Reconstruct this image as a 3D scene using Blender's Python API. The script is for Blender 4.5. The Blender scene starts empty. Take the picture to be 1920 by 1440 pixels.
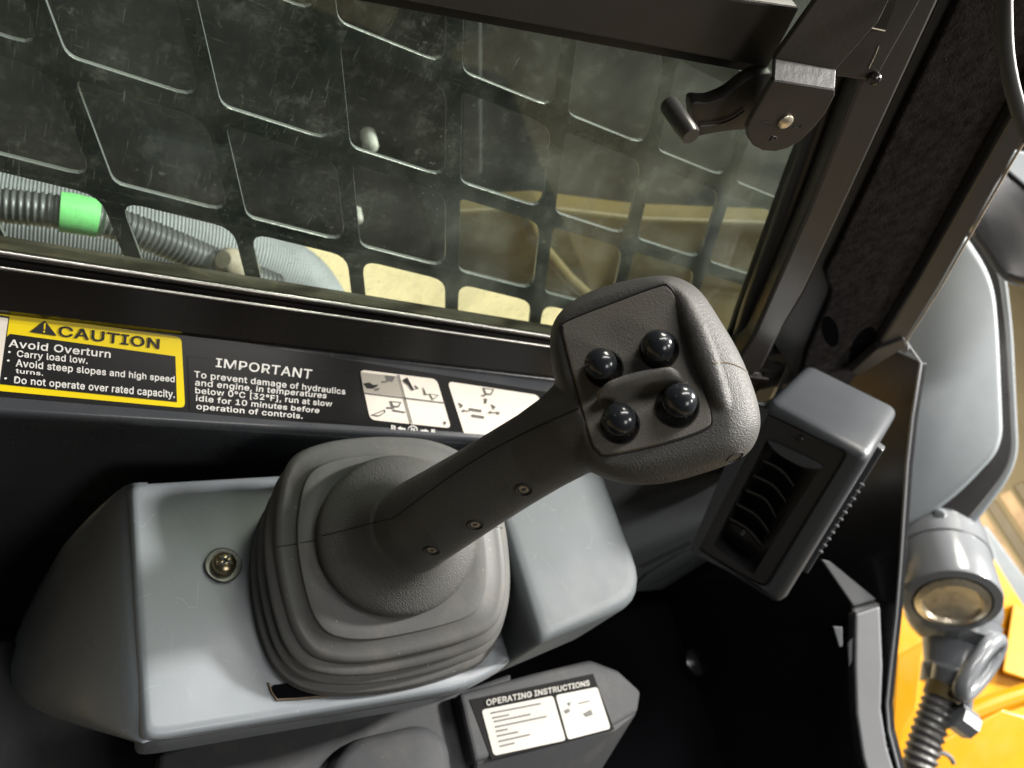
import bpy, bmesh, math, random
import numpy as np
from mathutils import Vector, Matrix, noise
from mathutils.bvhtree import BVHTree
random.seed(4)
SC = bpy.context.scene
COL = SC.collection

# ------------------------------------------------------------------ camera
F = 1442.0                                   # focal length for a 1920 px wide frame
ax = np.array([.835, .090, .5425]); ax /= np.linalg.norm(ax)
az = np.array([.4915, -.5645, -.6624]); az -= ax*(az@ax); az /= np.linalg.norm(az)
ay = np.cross(az, ax)
MC = np.array([ax, ay, az])                  # camera axes -> world (x forward, y out to the left wall, z up)
CP = np.array([0.0, 0.0, 1.6])
cam_d = bpy.data.cameras.new('camera'); cam = bpy.data.objects.new('camera', cam_d); COL.objects.link(cam)
R3 = np.column_stack([MC[:, 0], -MC[:, 1], -MC[:, 2]])
cam.matrix_world = Matrix([[*R3[0], CP[0]], [*R3[1], CP[1]], [*R3[2], CP[2]], [0, 0, 0, 1]])
cam_d.sensor_width = 36; cam_d.lens = 36*F/1920
cam_d.clip_start = .02; cam_d.clip_end = 200
cam_d.dof.use_dof = True; cam_d.dof.focus_distance = .43; cam_d.dof.aperture_fstop = 9
SC.camera = cam

# ------------------------------------------------------------------ world, lamps, exposure
W = bpy.data.worlds.new('World'); SC.world = W; W.use_nodes = True
W.node_tree.nodes['Background'].inputs['Color'].default_value = (.9, .95, 1.0, 1)
W.node_tree.nodes['Background'].inputs['Strength'].default_value = .03
SC.view_settings.view_transform = 'Standard'; SC.view_settings.look = 'None'
SC.view_settings.exposure = 0.0; SC.view_settings.gamma = 1.0

def lamp(name, loc, target, size, power, col=(1, .96, .9), sy=None):
    l = bpy.data.lights.new(name, 'AREA'); l.shape = 'RECTANGLE'; l.size = size; l.size_y = sy or size
    l.energy = power; l.color = col
    o = bpy.data.objects.new(name, l); COL.objects.link(o)
    o.location = loc
    o.rotation_euler = (Vector(target)-Vector(loc)).to_track_quat('-Z', 'Y').to_euler()
    return o
# high-bay lamps of the workshop, seen through the open front of the cab, plus one added lamp over the screen
lamp('high_bay_lamp', (2.28, .36, 2.70), (.2, .2, 1.1), .24, 185, (1, .965, .91))
lamp('doorway_lamp', (.75, -1.75, 2.95), (.3, .2, 1.1), .70, 16, (1, .96, .90))
lamp('added_screen_gap_lamp', (.45, .535, 3.05), (.45, .535, 1.1), 1.4, 32, (1, .97, .94), .16).rotation_euler = (0, 0, 0)  # added strip lamp, lights screen edges and boom from above; no skylight there
lamp('strip_lamp', (-1.6, .6, 2.45), (.3, .2, 1.2), .09, 1.0, (1, .97, .93), .12)
lamp('floor_lamp', (1.6, 2.6, 4.2), (1.3, 1.2, 0), 1.0, 235, (1, .93, .80))
lamp('yard_lamp', (2.6, -1.2, 3.6), (1.6, .3, .7), .6, 44, (1, .96, .91))

# ------------------------------------------------------------------ helpers
def D(px, py): return MC@np.array([(px-960)/F, (py-720)/F, 1.0])
def pl(px, py, p0, n):
    n = np.array(n, float); d = D(px, py); return CP+d*(n@(np.array(p0)-CP))/(n@d)
def oy(px, py, y): return pl(px, py, (0, y, 0), (0, 1, 0))
def ox(px, py, x): return pl(px, py, (x, 0, 0), (1, 0, 0))
def oz(px, py, z): return pl(px, py, (0, 0, z), (0, 0, 1))
def dp(px, py, d): return CP+D(px, py)*d
def unit(v): v = np.array(v, float); return v/np.linalg.norm(v)

def rootloc(o):
    l = Vector((0, 0, 0))
    while o is not None: l = l+o.location; o = o.parent
    return l
def obj(name, verts, faces, mat, parent=None, smooth=False, bevel=0, seg=2, subd=0, angle=None):
    me = bpy.data.meshes.new(name)
    off = np.array(rootloc(parent)) if parent else np.zeros(3)
    V = np.array([tuple(v) for v in verts], float)-off
    ctr = (V.max(0)+V.min(0))/2
    me.from_pydata([tuple(v) for v in V-ctr], [], [tuple(f) for f in faces]); me.update()
    bm = bmesh.new(); bm.from_mesh(me); bmesh.ops.recalc_face_normals(bm, faces=bm.faces)
    if bevel:
        es = [e for e in bm.edges if len(e.link_faces) == 2 and e.calc_face_angle(0) > .35]
        bmesh.ops.bevel(bm, geom=es, offset=bevel, segments=seg, affect='EDGES', profile=.5, clamp_overlap=True)
    bm.to_mesh(me); bm.free()
    if smooth:
        for p in me.polygons: p.use_smooth = True
        me.set_sharp_from_angle(angle=math.radians(angle or 40))
    me.materials.append(mat)
    o = bpy.data.objects.new(name, me); COL.objects.link(o)
    o.location = ctr
    if parent: o.parent = parent
    if subd:
        s = o.modifiers.new('sub', 'SUBSURF'); s.levels = subd; s.render_levels = subd
    return o
def tag(o, label=None, cat=None, group=None, kind=None):
    for k, v in (('label', label), ('category', cat), ('group', group), ('kind', kind)):
        if v: o[k] = v
    return o
def thing(name, loc, label, cat, group=None):
    o = bpy.data.objects.new(name, None); o.empty_display_size = .02; COL.objects.link(o)
    o.location = tuple(loc); return tag(o, label, cat, group)
def copy_tree(o, parent=None):
    c = o.copy(); COL.objects.link(c)
    if parent: c.parent = parent
    for ch in list(o.children): copy_tree(ch, c)
    return c
def prism(name, pts, ext, mat, parent=None, **k):
    """polygon pts pushed by vector ext (pts is the visible front)"""
    n = len(pts); P = [np.array(p) for p in pts]; Q = [p+np.array(ext) for p in P]
    fs = [list(range(n)), list(range(2*n-1, n-1, -1))]+[[i, i+n, (i+1) % n+n, (i+1) % n] for i in range(n)]
    return obj(name, P+Q, fs, mat, parent, **k)
def lofted(rings, cap0=True, cap1=True):
    n = len(rings[0]); V = [p for r in rings for p in r]; Fs = []
    for a in range(len(rings)-1):
        for i in range(n):
            j = (i+1) % n; Fs.append([a*n+i, a*n+j, a*n+n+j, a*n+n+i])
    if cap0: Fs.append(list(range(n))[::-1])
    if cap1: Fs.append([(len(rings)-1)*n+i for i in range(n)])
    return V, Fs
def frames(path):
    P = [np.array(p, float) for p in path]; T = []
    for i in range(len(P)):
        a = P[max(i-1, 0)]; b = P[min(i+1, len(P)-1)]; T.append(unit(b-a))
    u = np.cross(T[0], [0, 0, 1]);
    if np.linalg.norm(u) < .1: u = np.cross(T[0], [1, 0, 0])
    u = unit(u); out = []
    for t in T:
        u = unit(u-t*(u@t)); out.append((t, u, np.cross(t, u)))
    return P, out
def tube_vf(path, rad, seg=12):
    P, fr = frames(path); rs = rad if hasattr(rad, '__len__') else [rad]*len(P)
    rings = [[p+r*(math.cos(a)*u+math.sin(a)*v) for a in np.linspace(0, 2*math.pi, seg, endpoint=False)] for p, r, (t, u, v) in zip(P, rs, fr)]
    return lofted(rings)
def tube(name, path, rad, mat, parent=None, seg=12, **k):
    V, Fs = tube_vf(path, rad, seg); k.setdefault('smooth', True); return obj(name, V, Fs, mat, parent, **k)
def spline(pts, n, closed=False):
    P = np.array(pts, float); m = len(P); out = []
    tt = np.linspace(0, m if closed else m-1, n, endpoint=not closed)
    for t in tt:
        i = int(math.floor(t)); f_ = t-i
        if not closed and i >= m-1: i = m-2; f_ = 1.0
        g = (lambda k: P[k % m]) if closed else (lambda k: P[min(max(k, 0), m-1)])
        a, b, c, d = g(i-1), g(i), g(i+1), g(i+2)
        out.append(.5*((2*b)+(c-a)*f_+(2*a-5*b+4*c-d)*f_*f_+(3*b-a-3*c+d)*f_**3))
    return out
def lathe(name, c, axis, prof, mat, parent=None, seg=32, **k):
    """prof: list of (radius, height along axis)"""
    t = unit(axis); u = np.cross(t, [0, 0, 1])
    if np.linalg.norm(u) < .1: u = np.cross(t, [1, 0, 0])
    u = unit(u); v = np.cross(t, u); c = np.array(c)
    rings = [[c+t*h+r*(math.cos(a)*u+math.sin(a)*v) for a in np.linspace(0, 2*math.pi, seg, endpoint=False)] for r, h in prof]
    V, Fs = lofted(rings); k.setdefault('smooth', True)
    return obj(name, V, Fs, mat, parent, **k)
def rounded(pts, r, n=5):
    """round the corners of a planar polygon"""
    P = [np.array(p, float) for p in pts]; out = []; m = len(P)
    for i in range(m):
        a, b, c = P[i-1], P[i], P[(i+1) % m]; rr = r[i] if hasattr(r, '__len__') else r
        l1 = np.linalg.norm(a-b); l2 = np.linalg.norm(c-b); q = min(rr, .49*l1, .49*l2)
        if q < 1e-6: out.append(b); continue
        p0 = b+(a-b)/l1*q; p1 = b+(c-b)/l2*q
        for t in np.linspace(0, 1, n): out.append((1-t)**2*p0+2*t*(1-t)*b+t*t*p1)
    return out
def hit(o, px, py):
    dg = bpy.context.evaluated_depsgraph_get(); dg.update()
    ev = o.evaluated_get(dg); me = ev.to_mesh(); mw = ev.matrix_world
    mw = Matrix.Translation(rootloc(o))
    b = BVHTree.FromPolygons([mw@v.co for v in me.vertices], [tuple(p.vertices) for p in me.polygons])
    return b
def cast(b, px, py):
    loc, nrm, i, d = b.ray_cast(Vector(CP), Vector(unit(D(px, py))))
    if loc is None: return None, None
    return np.array(loc), np.array(nrm)

# ------------------------------------------------------------------ materials
def mat(name, col, rough=.5, metal=0, spec=.5, bump=None, var=0, varscale=8, rvar=0, scratch=0, dust=0, dustcol=(.35, .29, .22), coat=0, bdist=.001, dustscale=30):
    m = bpy.data.materials.new(name); m.use_nodes = True; nt = m.node_tree; N = nt.nodes; L = nt.links
    b = N['Principled BSDF']
    b.inputs['Base Color'].default_value = (*col, 1); b.inputs['Roughness'].default_value = rough
    b.inputs['Metallic'].default_value = metal; b.inputs['Specular IOR Level'].default_value = spec
    b.inputs['Coat Weight'].default_value = coat
    tc = N.new('ShaderNodeTexCoord'); co = tc.outputs['Object']
    def nz(scale, det=4, rg=.6, vec=None):
        n = N.new('ShaderNodeTexNoise'); n.inputs['Scale'].default_value = scale; n.inputs['Detail'].default_value = det
        n.inputs['Roughness'].default_value = rg; L.new(vec or co, n.inputs['Vector']); return n.outputs['Fac']
    def mp(fac, a, b_, c, d):
        r = N.new('ShaderNodeMapRange'); r.inputs[1].default_value = a; r.inputs[2].default_value = b_
        r.inputs[3].default_value = c; r.inputs[4].default_value = d; L.new(fac, r.inputs[0]); return r.outputs[0]
    def mix(fac, A, B):
        x = N.new('ShaderNodeMix'); x.data_type = 'RGBA'; L.new(fac, x.inputs[0])
        for s, q in ((6, A), (7, B)):
            if isinstance(q, tuple): x.inputs[s].default_value = (*q, 1)
            else: L.new(q, x.inputs[s])
        return x.outputs[2]
    cur = None
    if var:
        lo = tuple(c*(1-var) for c in col); hi = tuple(min(1, c*(1+var)) for c in col)
        cur = mix(mp(nz(varscale, 6), .3, .7, 0, 1), lo, hi)
    if scratch:
        dn = N.new('ShaderNodeTexNoise'); dn.inputs['Scale'].default_value = 18; dn.inputs['Detail'].default_value = 3; L.new(co, dn.inputs['Vector'])
        dm = N.new('ShaderNodeMix'); dm.data_type = 'VECTOR'; dm.inputs[0].default_value = .018; L.new(co, dm.inputs[4]); L.new(dn.outputs['Color'], dm.inputs[5])
        tot = None
        for sc_, lo, thr in ((48, .55, .010), (95, .60, .018)):
            v = N.new('ShaderNodeTexVoronoi'); v.feature = 'DISTANCE_TO_EDGE'; v.inputs['Scale'].default_value = sc_; v.inputs['Randomness'].default_value = 1
            mq = N.new('ShaderNodeMapping'); mq.inputs['Scale'].default_value = (1, .45 if sc_ < 60 else 1.6, 1); mq.inputs['Rotation'].default_value = (0, 0, .02*sc_); L.new(dm.outputs[1], mq.inputs[0]); L.new(mq.outputs[0], v.inputs['Vector'])
            ln_ = mp(v.outputs['Distance'], 0, thr, 1, 0); msk = mp(nz(sc_*1.1, 3, .6), lo, lo+.08, 0, 1)
            q = N.new('ShaderNodeMath'); q.operation = 'MULTIPLY'; L.new(ln_, q.inputs[0]); L.new(msk, q.inputs[1])
            if tot is None: tot = q.outputs[0]
            else:
                w = N.new('ShaderNodeMath'); w.operation = 'MAXIMUM'; L.new(tot, w.inputs[0]); L.new(q.outputs[0], w.inputs[1]); tot = w.outputs[0]
        ml = N.new('ShaderNodeMath'); ml.operation = 'MULTIPLY'; ml.inputs[1].default_value = scratch; L.new(tot, ml.inputs[0])
        cur = mix(ml.outputs[0], cur or col, tuple(min(1, c*1.7+.10) for c in col))
    if dust:
        f1 = mp(nz(dustscale, 8, .7), .52, .78, 0, dust)
        cur = mix(f1, cur or col, dustcol)
        sp = mp(nz(420, 2, .5), .74, .78, 0, min(1, dust*2)); cur = mix(sp, cur, (.55, .5, .42))
    if cur: L.new(cur, b.inputs['Base Color'])
    if rvar: L.new(mp(nz(14, 6, .65), .3, .7, max(.02, rough-rvar), min(1, rough+rvar)), b.inputs['Roughness'])
    if bump:
        sc, st = bump; bp = N.new('ShaderNodeBump'); bp.inputs['Strength'].default_value = st; bp.inputs['Distance'].default_value = bdist
        if sc > 0: h = nz(sc, 3, .55)
        else:                                            # leather grain
            v = N.new('ShaderNodeTexVoronoi'); v.feature = 'SMOOTH_F1'; v.inputs['Scale'].default_value = -sc
            wn = N.new('ShaderNodeMapping'); wn.inputs['Scale'].default_value = (1, 1.5, .8); L.new(co, wn.inputs[0]); L.new(wn.outputs[0], v.inputs['Vector']); h = v.outputs['Distance']
        L.new(h, bp.inputs['Height']); L.new(bp.outputs[0], b.inputs['Normal'])
    return m
M = {}
M['grip'] = mat('grip_rubber', (.070, .069, .066), .56, spec=.32, bump=(-1150, .40), rvar=.06, dust=.10, bdist=.0009, dustscale=22)
M['boot'] = mat('boot_rubber', (.082, .082, .080), .60, var=.10, varscale=14, rvar=.06, dust=.26, dustcol=(.24, .20, .15), bump=(240, .12))
M['plate'] = mat('switch_plate_plastic', (.150, .142, .125), .6, bump=(900, .35), dust=.35, dustcol=(.20, .16, .11), dustscale=40)
M['fin'] = mat('fin_plastic', (.12, .116, .108), .55, bump=(900, .3), dust=.15)
M['ball'] = mat('button_plastic', (.016, .018, .021), .20, rvar=.03, bump=(60, .02))
M['bezel'] = mat('bezel_plastic', (.012, .012, .012), .22, dust=.35, dustcol=(.16, .11, .07), dustscale=120)
M['seam'] = mat('dark_seam_rubber', (.012, .012, .012), .8)  # near-black rubber for seams, gaps and screw holes
M['dirt_seam'] = mat('seam_with_dust', (.10, .075, .05), .9)
M['brass'] = mat('dusty_screw_metal', (.48, .40, .28), .5, metal=.5, bump=(700, .5))
M['screw'] = mat('zinc_screw_metal', (.42, .35, .22), .28, metal=1, rvar=.08)
M['washer'] = mat('washer_metal', (.10, .10, .09), .35, metal=.7)
M['black_screw'] = mat('black_screw_metal', (.10, .095, .09), .28, metal=.8)
M['console'] = mat('console_plastic', (.158, .174, .190), .38, var=.06, varscale=9, rvar=.12, scratch=.36, dust=.05, bump=(500, .05))
M['wall'] = mat('inner_wall_paint', (.040, .043, .048), .26, rvar=.06, bump=(30, .03), dust=.03)
M['black'] = mat('black_gloss_paint', (.012, .012, .013), .25, rvar=.05, bump=(60, .03))
M['blackm'] = mat('black_matt_plastic', (.010, .010, .011), .6)
M['bronze'] = mat('brown_black_paint', (.036, .032, .029), .44, rvar=.06, bump=(300, .10))
M['rail'] = mat('rail_anodised', (.026, .023, .021), .24, metal=.3, rvar=.06, bump=(200, .06))
M['rail_glint'] = mat('rail_glint_metal', (.50, .48, .46), .34, metal=1, rvar=.12, bump=(160, .15))
M['seal'] = mat('window_seal_dirt', (.060, .056, .034), .7, var=.4, varscale=50, dust=.45, dustcol=(.22, .18, .09), dustscale=60)
M['boxdark'] = mat('dark_box_plastic', (.045, .047, .050), .62, spec=.15, rvar=.06, bump=(300, .06), dust=.08)
M['pit'] = mat('footwell_and_hole_black', (.004, .004, .005), .9, spec=0)  # gloss-free black for the footwell floor and the shade inside holes
M['rubber'] = mat('rubber_seal', (.010, .010, .010), .45)
M['felt'] = mat('felt_lining', (.024, .021, .020), .95, spec=.1, var=.55, varscale=130, bump=(520, .8), bdist=.003, dust=.10, dustcol=(.09, .08, .075))
M['trim'] = mat('trim_panel_plastic', (.155, .165, .175), .45, rvar=.06, bump=(300, .05))
M['vent'] = mat('vent_plastic', (.056, .061, .068), .40, rvar=.05, bump=(400, .06))
M['ventblk'] = mat('vent_bezel_plastic', (.022, .022, .023), .42, bump=(400, .06))
M['slat'] = mat('vent_slat_plastic', (.018, .018, .018), .38)
M['yellow'] = mat('label_yellow', (.86, .65, .0), .35)
M['decal'] = mat('label_black', (.010, .010, .010), .30)
M['ink'] = mat('print_black', (.012, .012, .012), .4)
M['white'] = mat('print_white', (.80, .785, .745), .45)
M['cream'] = mat('label_cream', (.78, .72, .63), .40, var=.06, varscale=25)
M['label_matt'] = mat('label_matt_black', (.012, .012, .012), .8, spec=.08)
M['paper'] = mat('instruction_paper', (.42, .41, .38), .8, spec=.08, var=.05, varscale=30)
M['creamshade'] = mat('label_grey_field', (.36, .33, .28), .4)
M['greyink'] = mat('print_grey', (.14, .135, .13), .8, spec=.08)
M['screenm'] = mat('screen_black_paint', (.014, .017, .017), .30, var=.3, varscale=30, rvar=.08, bump=(90, .15))
M['arm'] = mat('loader_arm_dark_paint', (.022, .022, .021), .6, var=.4, varscale=7, dust=.22, dustcol=(.12, .11, .09), dustscale=9)
M['shaded_yellow'] = mat('yellow_paint_shaded', (.105, .072, .016), .5, var=.2, varscale=6, dust=.4, dustcol=(.24, .20, .12), dustscale=8)  # dusty yellow paint, darkened so the colour itself holds the shade
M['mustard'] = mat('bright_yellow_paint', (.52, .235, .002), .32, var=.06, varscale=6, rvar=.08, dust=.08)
M['floor'] = mat('shop_floor_concrete', (.56, .45, .26), .5, var=.10, varscale=2.5, rvar=.1)
M['sleeve'] = mat('grey_ribbed_sleeve', (.25, .255, .26), .6, var=.15, varscale=20)
M['hose'] = mat('dark_hose_rubber', (.085, .084, .082), .40)
M['green'] = mat('green_tape', (.22, .70, .22), .5, bump=(120, .2))
M['boltcap'] = mat('white_bolt_cap', (.40, .385, .34), .6, dust=.3)
M['tan'] = mat('dusty_fitting', (.36, .30, .22), .7, var=.3, varscale=40)
M['greypaint'] = mat('grey_machine_paint', (.19, .212, .226), .6, var=.08, varscale=9, dust=.12, dustcol=(.5, .5, .48), dustscale=14)
M['cylpaint'] = mat('grey_cylinder_paint', (.15, .16, .172), .2, var=.06, varscale=9, rvar=.08, dust=.06)
M['darkcast'] = mat('dark_grey_housing', (.045, .044, .044), .30, rvar=.05, bump=(60, .05))
M['steel'] = mat('sill_steel', (.15, .155, .165), .42, metal=.2, rvar=.06, scratch=.08)
M['wood'] = mat('pallet_wood', (.40, .27, .14), .7, var=.35, varscale=12, bump=(60, .3))
M['pin'] = mat('worn_pin_metal', (.72, .64, .50), .35, metal=.9, bump=(200, .5), var=.2, varscale=80)

def glass_material():
    m = bpy.data.materials.new('dirty_window_glass'); m.use_nodes = True; nt = m.node_tree; N = nt.nodes; L = nt.links
    N.remove(N['Principled BSDF']); out = N['Material Output']
    tr = N.new('ShaderNodeBsdfTransparent'); tr.inputs[0].default_value = (.86, .93, .90, 1)
    gl = N.new('ShaderNodeBsdfGlossy'); gl.inputs['Roughness'].default_value = .03
    lw = N.new('ShaderNodeLayerWeight'); lw.inputs[0].default_value = .5
    pw = N.new('ShaderNodeMath'); pw.operation = 'POWER'; pw.inputs[1].default_value = 4.5; L.new(lw.outputs['Facing'], pw.inputs[0])
    fr = N.new('ShaderNodeMapRange'); fr.inputs[3].default_value = .025; fr.inputs[4].default_value = .8; L.new(pw.outputs[0], fr.inputs[0])
    m1 = N.new('ShaderNodeMixShader'); L.new(fr.outputs[0], m1.inputs[0]); L.new(tr.outputs[0], m1.inputs[1]); L.new(gl.outputs[0], m1.inputs[2])
    d0 = N.new('ShaderNodeBsdfDiffuse'); d0.inputs[0].default_value = (.40, .43, .38, 1)
    d1 = N.new('ShaderNodeBsdfTranslucent'); d1.inputs[0].default_value = (.40, .43, .38, 1)
    df = N.new('ShaderNodeMixShader'); df.inputs[0].default_value = .75; L.new(d0.outputs[0], df.inputs[1]); L.new(d1.outputs[0], df.inputs[2])
    tc = N.new('ShaderNodeTexCoord'); co = tc.outputs['Object']
    def nz(s, d, r, sc=None, rot=None):
        n = N.new('ShaderNodeTexNoise'); n.inputs['Scale'].default_value = s; n.inputs['Detail'].default_value = d; n.inputs['Roughness'].default_value = r
        v = co
        if sc:
            q = N.new('ShaderNodeMapping'); q.inputs['Scale'].default_value = sc; q.inputs['Rotation'].default_value = rot or (0, 0, 0); L.new(co, q.inputs[0]); v = q.outputs[0]
        L.new(v, n.inputs['Vector']); return n.outputs['Fac']
    def mp(f, a, b, c, d):
        r = N.new('ShaderNodeMapRange'); r.inputs[1].default_value = a; r.inputs[2].default_value = b; r.inputs[3].default_value = c; r.inputs[4].default_value = d
        L.new(f, r.inputs[0]); return r.outputs[0]
    def mx(a, b, op='MAXIMUM'):
        q = N.new('ShaderNodeMath'); q.operation = op; L.new(a, q.inputs[0]); L.new(b, q.inputs[1]); return q.outputs[0]
    sx = N.new('ShaderNodeSeparateXYZ'); L.new(co, sx.inputs[0])
    grad = mp(sx.outputs['X'], -.15, .28, .35, 1.5)
    haze = mx(mp(nz(9, 9, .72), .36, .74, .02, .24), grad, 'MULTIPLY')
    smear = mx(mp(nz(13, 7, .7, (1, 1, .25), (0, .5, 0)), .52, .78, 0, .26), grad, 'MULTIPLY')
    grime = mp(nz(75, 9, .8), .52, .80, 0, .26)
    streak = mp(nz(60, 2, .5, (14, 1, 1), (0, .6, 0)), .64, .78, 0, .34)
    streak2 = mp(nz(55, 2, .5, (1, 1, 16), (0, .35, 0)), .66, .78, 0, .28)
    speck = mp(nz(360, 3, .6), .66, .74, 0, .85)
    patch = mp(nz(7, 3, .5), .48, .62, 0, 1)
    speck = mx(speck, patch, 'MULTIPLY')
    spot = mp(nz(100, 5, .7), .64, .74, 0, .45)
    fac = mx(mx(mx(mx(haze, smear, 'ADD'), grime, 'ADD'), mx(streak, streak2)), mx(speck, spot))
    m2 = N.new('ShaderNodeMixShader'); L.new(fac, m2.inputs[0]); L.new(m1.outputs[0], m2.inputs[1]); L.new(df.outputs[0], m2.inputs[2])
    L.new(m2.outputs[0], out.inputs['Surface']); return m
M['glass'] = glass_material()

# ================================================================== SETTING
def sheet(name, x0, x1, y0, y1, z, m):
    return tag(obj(name, [(x0, y0, z), (x1, y0, z), (x1, y1, z), (x0, y1, z)], [(0, 1, 2, 3)], m), kind='structure')
sheet('ground', -30, 40, -30, 30, 0.0, M['floor'])
prism('cab_floor', [(-.3, -.9, .72), (1.0, -.9, .72), (1.0, .36, .72), (-.3, .36, .72)], (0, 0, -.02), M['pit'])['kind'] = 'structure'

# ================================================================== inner wall, window rail, decals
XL, XR = -.60, .62
def along_x(name, prof, x0, x1, m, parent, **k):
    """extrude an open profile [(y,z)...] along x; closed at the back"""
    pts = [(x0, y, z) for y, z in prof]
    return prism(name, pts, (x1-x0, 0, 0), m, parent, **k)
def prof_px(col, lst): return [tuple(oy(col, py, y)[1:]) for py, y in lst]

wall = thing('inner_wall', (.2, .33, 1.1), 'dark painted inner cab wall below the side window carrying the printed labels', 'cab wall')
pz = prof_px(300, [(624, .350), (628, .349), (773, .3145), (783, .3105), (792, .3085), (802, .309), (816, .3125), (840, .316), (905, .318)])
zb = .70
along_x('wall_sheet', pz+[(.318, zb), (.37, zb), (.37, pz[0][1])], XL, XR, M['wall'], wall, smooth=True, angle=50)
# plane of the label strip
lp0 = oy(300, 628, .349); lp1 = oy(300, 773, .3145)
ln = unit(np.cross([1, 0, 0], lp1-lp0));  ln = ln if ln@(CP-lp0) > 0 else -ln
def LP(px, py, h=0.0): return pl(px, py, lp0+ln*h, ln)
def decal(name, pxs, m, parent, h, r=0.0, th=.0004):
    P = [LP(a, b, h) for a, b in pxs]
    if r: P = rounded(P, r)
    return prism(name, P, -ln*th, m, parent)
FONT = None; FS = 1.0
try:                                          # the sans face that ships inside Blender; the built-in face is the fallback
    import os
    for base in (bpy.utils.resource_path('LOCAL'), bpy.utils.resource_path('SYSTEM')):
        fp_ = os.path.join(base, 'datafiles', 'fonts', 'Inter.woff2')
        if os.path.exists(fp_): FONT = bpy.data.fonts.load(fp_); break
except Exception: FONT = None
def bilinear(q, u, v): return (1-u)*(1-v)*q[3]+u*(1-v)*q[2]+u*v*q[1]+(1-u)*v*q[0]
def text(body, quad, m, parent, nrm, bold=.015, name='lettering'):
    """quad TL,TR,BR,BL as world points that bound the printed word"""
    c = bpy.data.curves.new('t', 'FONT'); c.body = body; c.bevel_depth = bold*1.3; c.bevel_resolution = 1; c.space_character = 1.05; c.font = FONT if FONT else c.font; c.resolution_u = 4
    t = bpy.data.objects.new('t', c); COL.objects.link(t)
    dg = bpy.context.evaluated_depsgraph_get(); me = bpy.data.meshes.new_from_object(t.evaluated_get(dg))
    V = np.array([v.co[:] for v in me.vertices]); Fs = [tuple(p.vertices) for p in me.polygons]
    bpy.data.objects.remove(t); bpy.data.curves.remove(c); bpy.data.meshes.remove(me)
    mn, mxx = V.min(0), V.max(0); s = mxx-mn
    kz = np.linalg.norm(np.array(quad[0])-np.array(quad[3]))/s[1]; nrm = unit(nrm)
    P = [bilinear(quad, (v[0]-mn[0])/s[0], (v[1]-mn[1])/s[1])+nrm*v[2]*kz for v in V]
    return obj(name, P, Fs, m, parent)
def ltext(body, px, m, parent, h=.0012, bold=.018): return text(body, [LP(a, b, h) for a, b in px], m, parent, ln, bold)

strip = decal('label_strip', [(-60, 570), (340, 622), (660, 676), (1060, 740), (1100, 845), (900, 824), (815, 814), (625, 797), (340, 771), (-60, 738)], M['decal'], wall, .0004)
caut = decal('caution_label', [(-60, 577), (20, 588), (340, 632), (347, 765), (0, 733), (-60, 727)], M['yellow'], wall, .0008, r=.004)
decal('print_field', [(19, 626), (329, 668), (332, 754), (-60, 714), (-60, 700)], M['decal'], caut, .0011)
decal('pictogram_field', [(-60, 580), (18, 594), (1, 719), (-60, 712)], M['ink'], caut, .00115)
decal('pictogram_field', [(-60, 584), (15.5, 597), (-1, 716), (-60, 708)], M['cream'], caut, .0014)
ltext('CAUTION', [(111, 610), (300, 635.5), (299, 655), (109, 630.5)], M['ink'], caut, bold=.012)
decal('warning_triangle', [(84, 601), (107, 630), (56, 622.5)], M['ink'], caut, .0013, r=.0008)
decal('warning_triangle', [(82.5, 606), (86, 606.5), (84.5, 618), (82, 617.5)], M['yellow'], caut, .0015)
decal('warning_triangle', [(81.5, 620), (84.5, 620.5), (84.3, 623.8), (81.2, 623.3)], M['yellow'], caut, .0015)
for body, q in (('Avoid Overturn', [(17, 635.5), (208, 657), (207, 671.5), (15.5, 650.5)]),
                ('Carry load low.', [(32, 656.5), (164.5, 669.5), (164, 686), (31, 672)]),
                ('Avoid steep slopes and high speed', [(29.5, 673), (327.5, 705), (327, 720), (29, 691)]),
                ('turns.', [(29.5, 691.5), (81.5, 697), (81, 704.5), (29, 699.5)]),
                ('Do not operate over rated capacity.', [(26.5, 705), (328, 732), (327.5, 750), (26, 722)])):
    ltext(body, q, M['white'], caut, bold=.012)
for px, py in ((17.5, 660), (15.5, 676), (10.5, 709.5)):
    decal('bullet', [(px+2.6*math.cos(a), py+1.9*math.sin(a)) for a in np.linspace(0, 6.283, 10, endpoint=False)], M['white'], caut, .0013)
imp = decal('notice_label', [(352, 668), (660, 705), (672, 795), (356, 768)], M['decal'], wall, .0009)
for body, q in (('IMPORTANT', [(405, 671), (586, 693), (583, 711), (404, 688)]),
                ('To prevent damage of hydraulics', [(364, 694), (648, 728), (647, 744), (364, 712)]),
                ('and engine, in temperatures', [(366, 710), (613, 736), (611, 751), (365, 727)]),
                ('below 0°C [32°F], run at slow', [(366, 724.5), (623, 751), (622, 766), (366, 741)]),
                ('idle for 10 minutes before', [(367.5, 739.5), (599.5, 764), (598, 776), (367, 753)]),
                ('operation of controls.', [(368, 755), (568, 774), (567, 789), (368, 771)])):
    if body != 'IMPORTANT': q = [(q[0][0], q[0][1]+.8), (q[1][0], q[1][1]+.8), (q[2][0], q[2][1]-1.2), (q[3][0], q[3][1]-1.2)]
    ltext(body, q, M['white'], imp, bold=.009)
pic = decal('pictogram_label', [(674, 693), (819, 711), (846, 803), (694, 787)], M['cream'], wall, .0008, r=.005)
def pd(pts, m=None, h=.0014, name='pictogram'): return decal(name, pts, m or M['ink'], pic, h)
pd([(681.5, 735.5), (834, 754.5), (834.6, 756.5), (682, 737.8)], M['greyink']); pd([(747.2, 703), (748.8, 703.2), (773.6, 794), (772, 793.8)], M['ink'], .0016)
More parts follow.
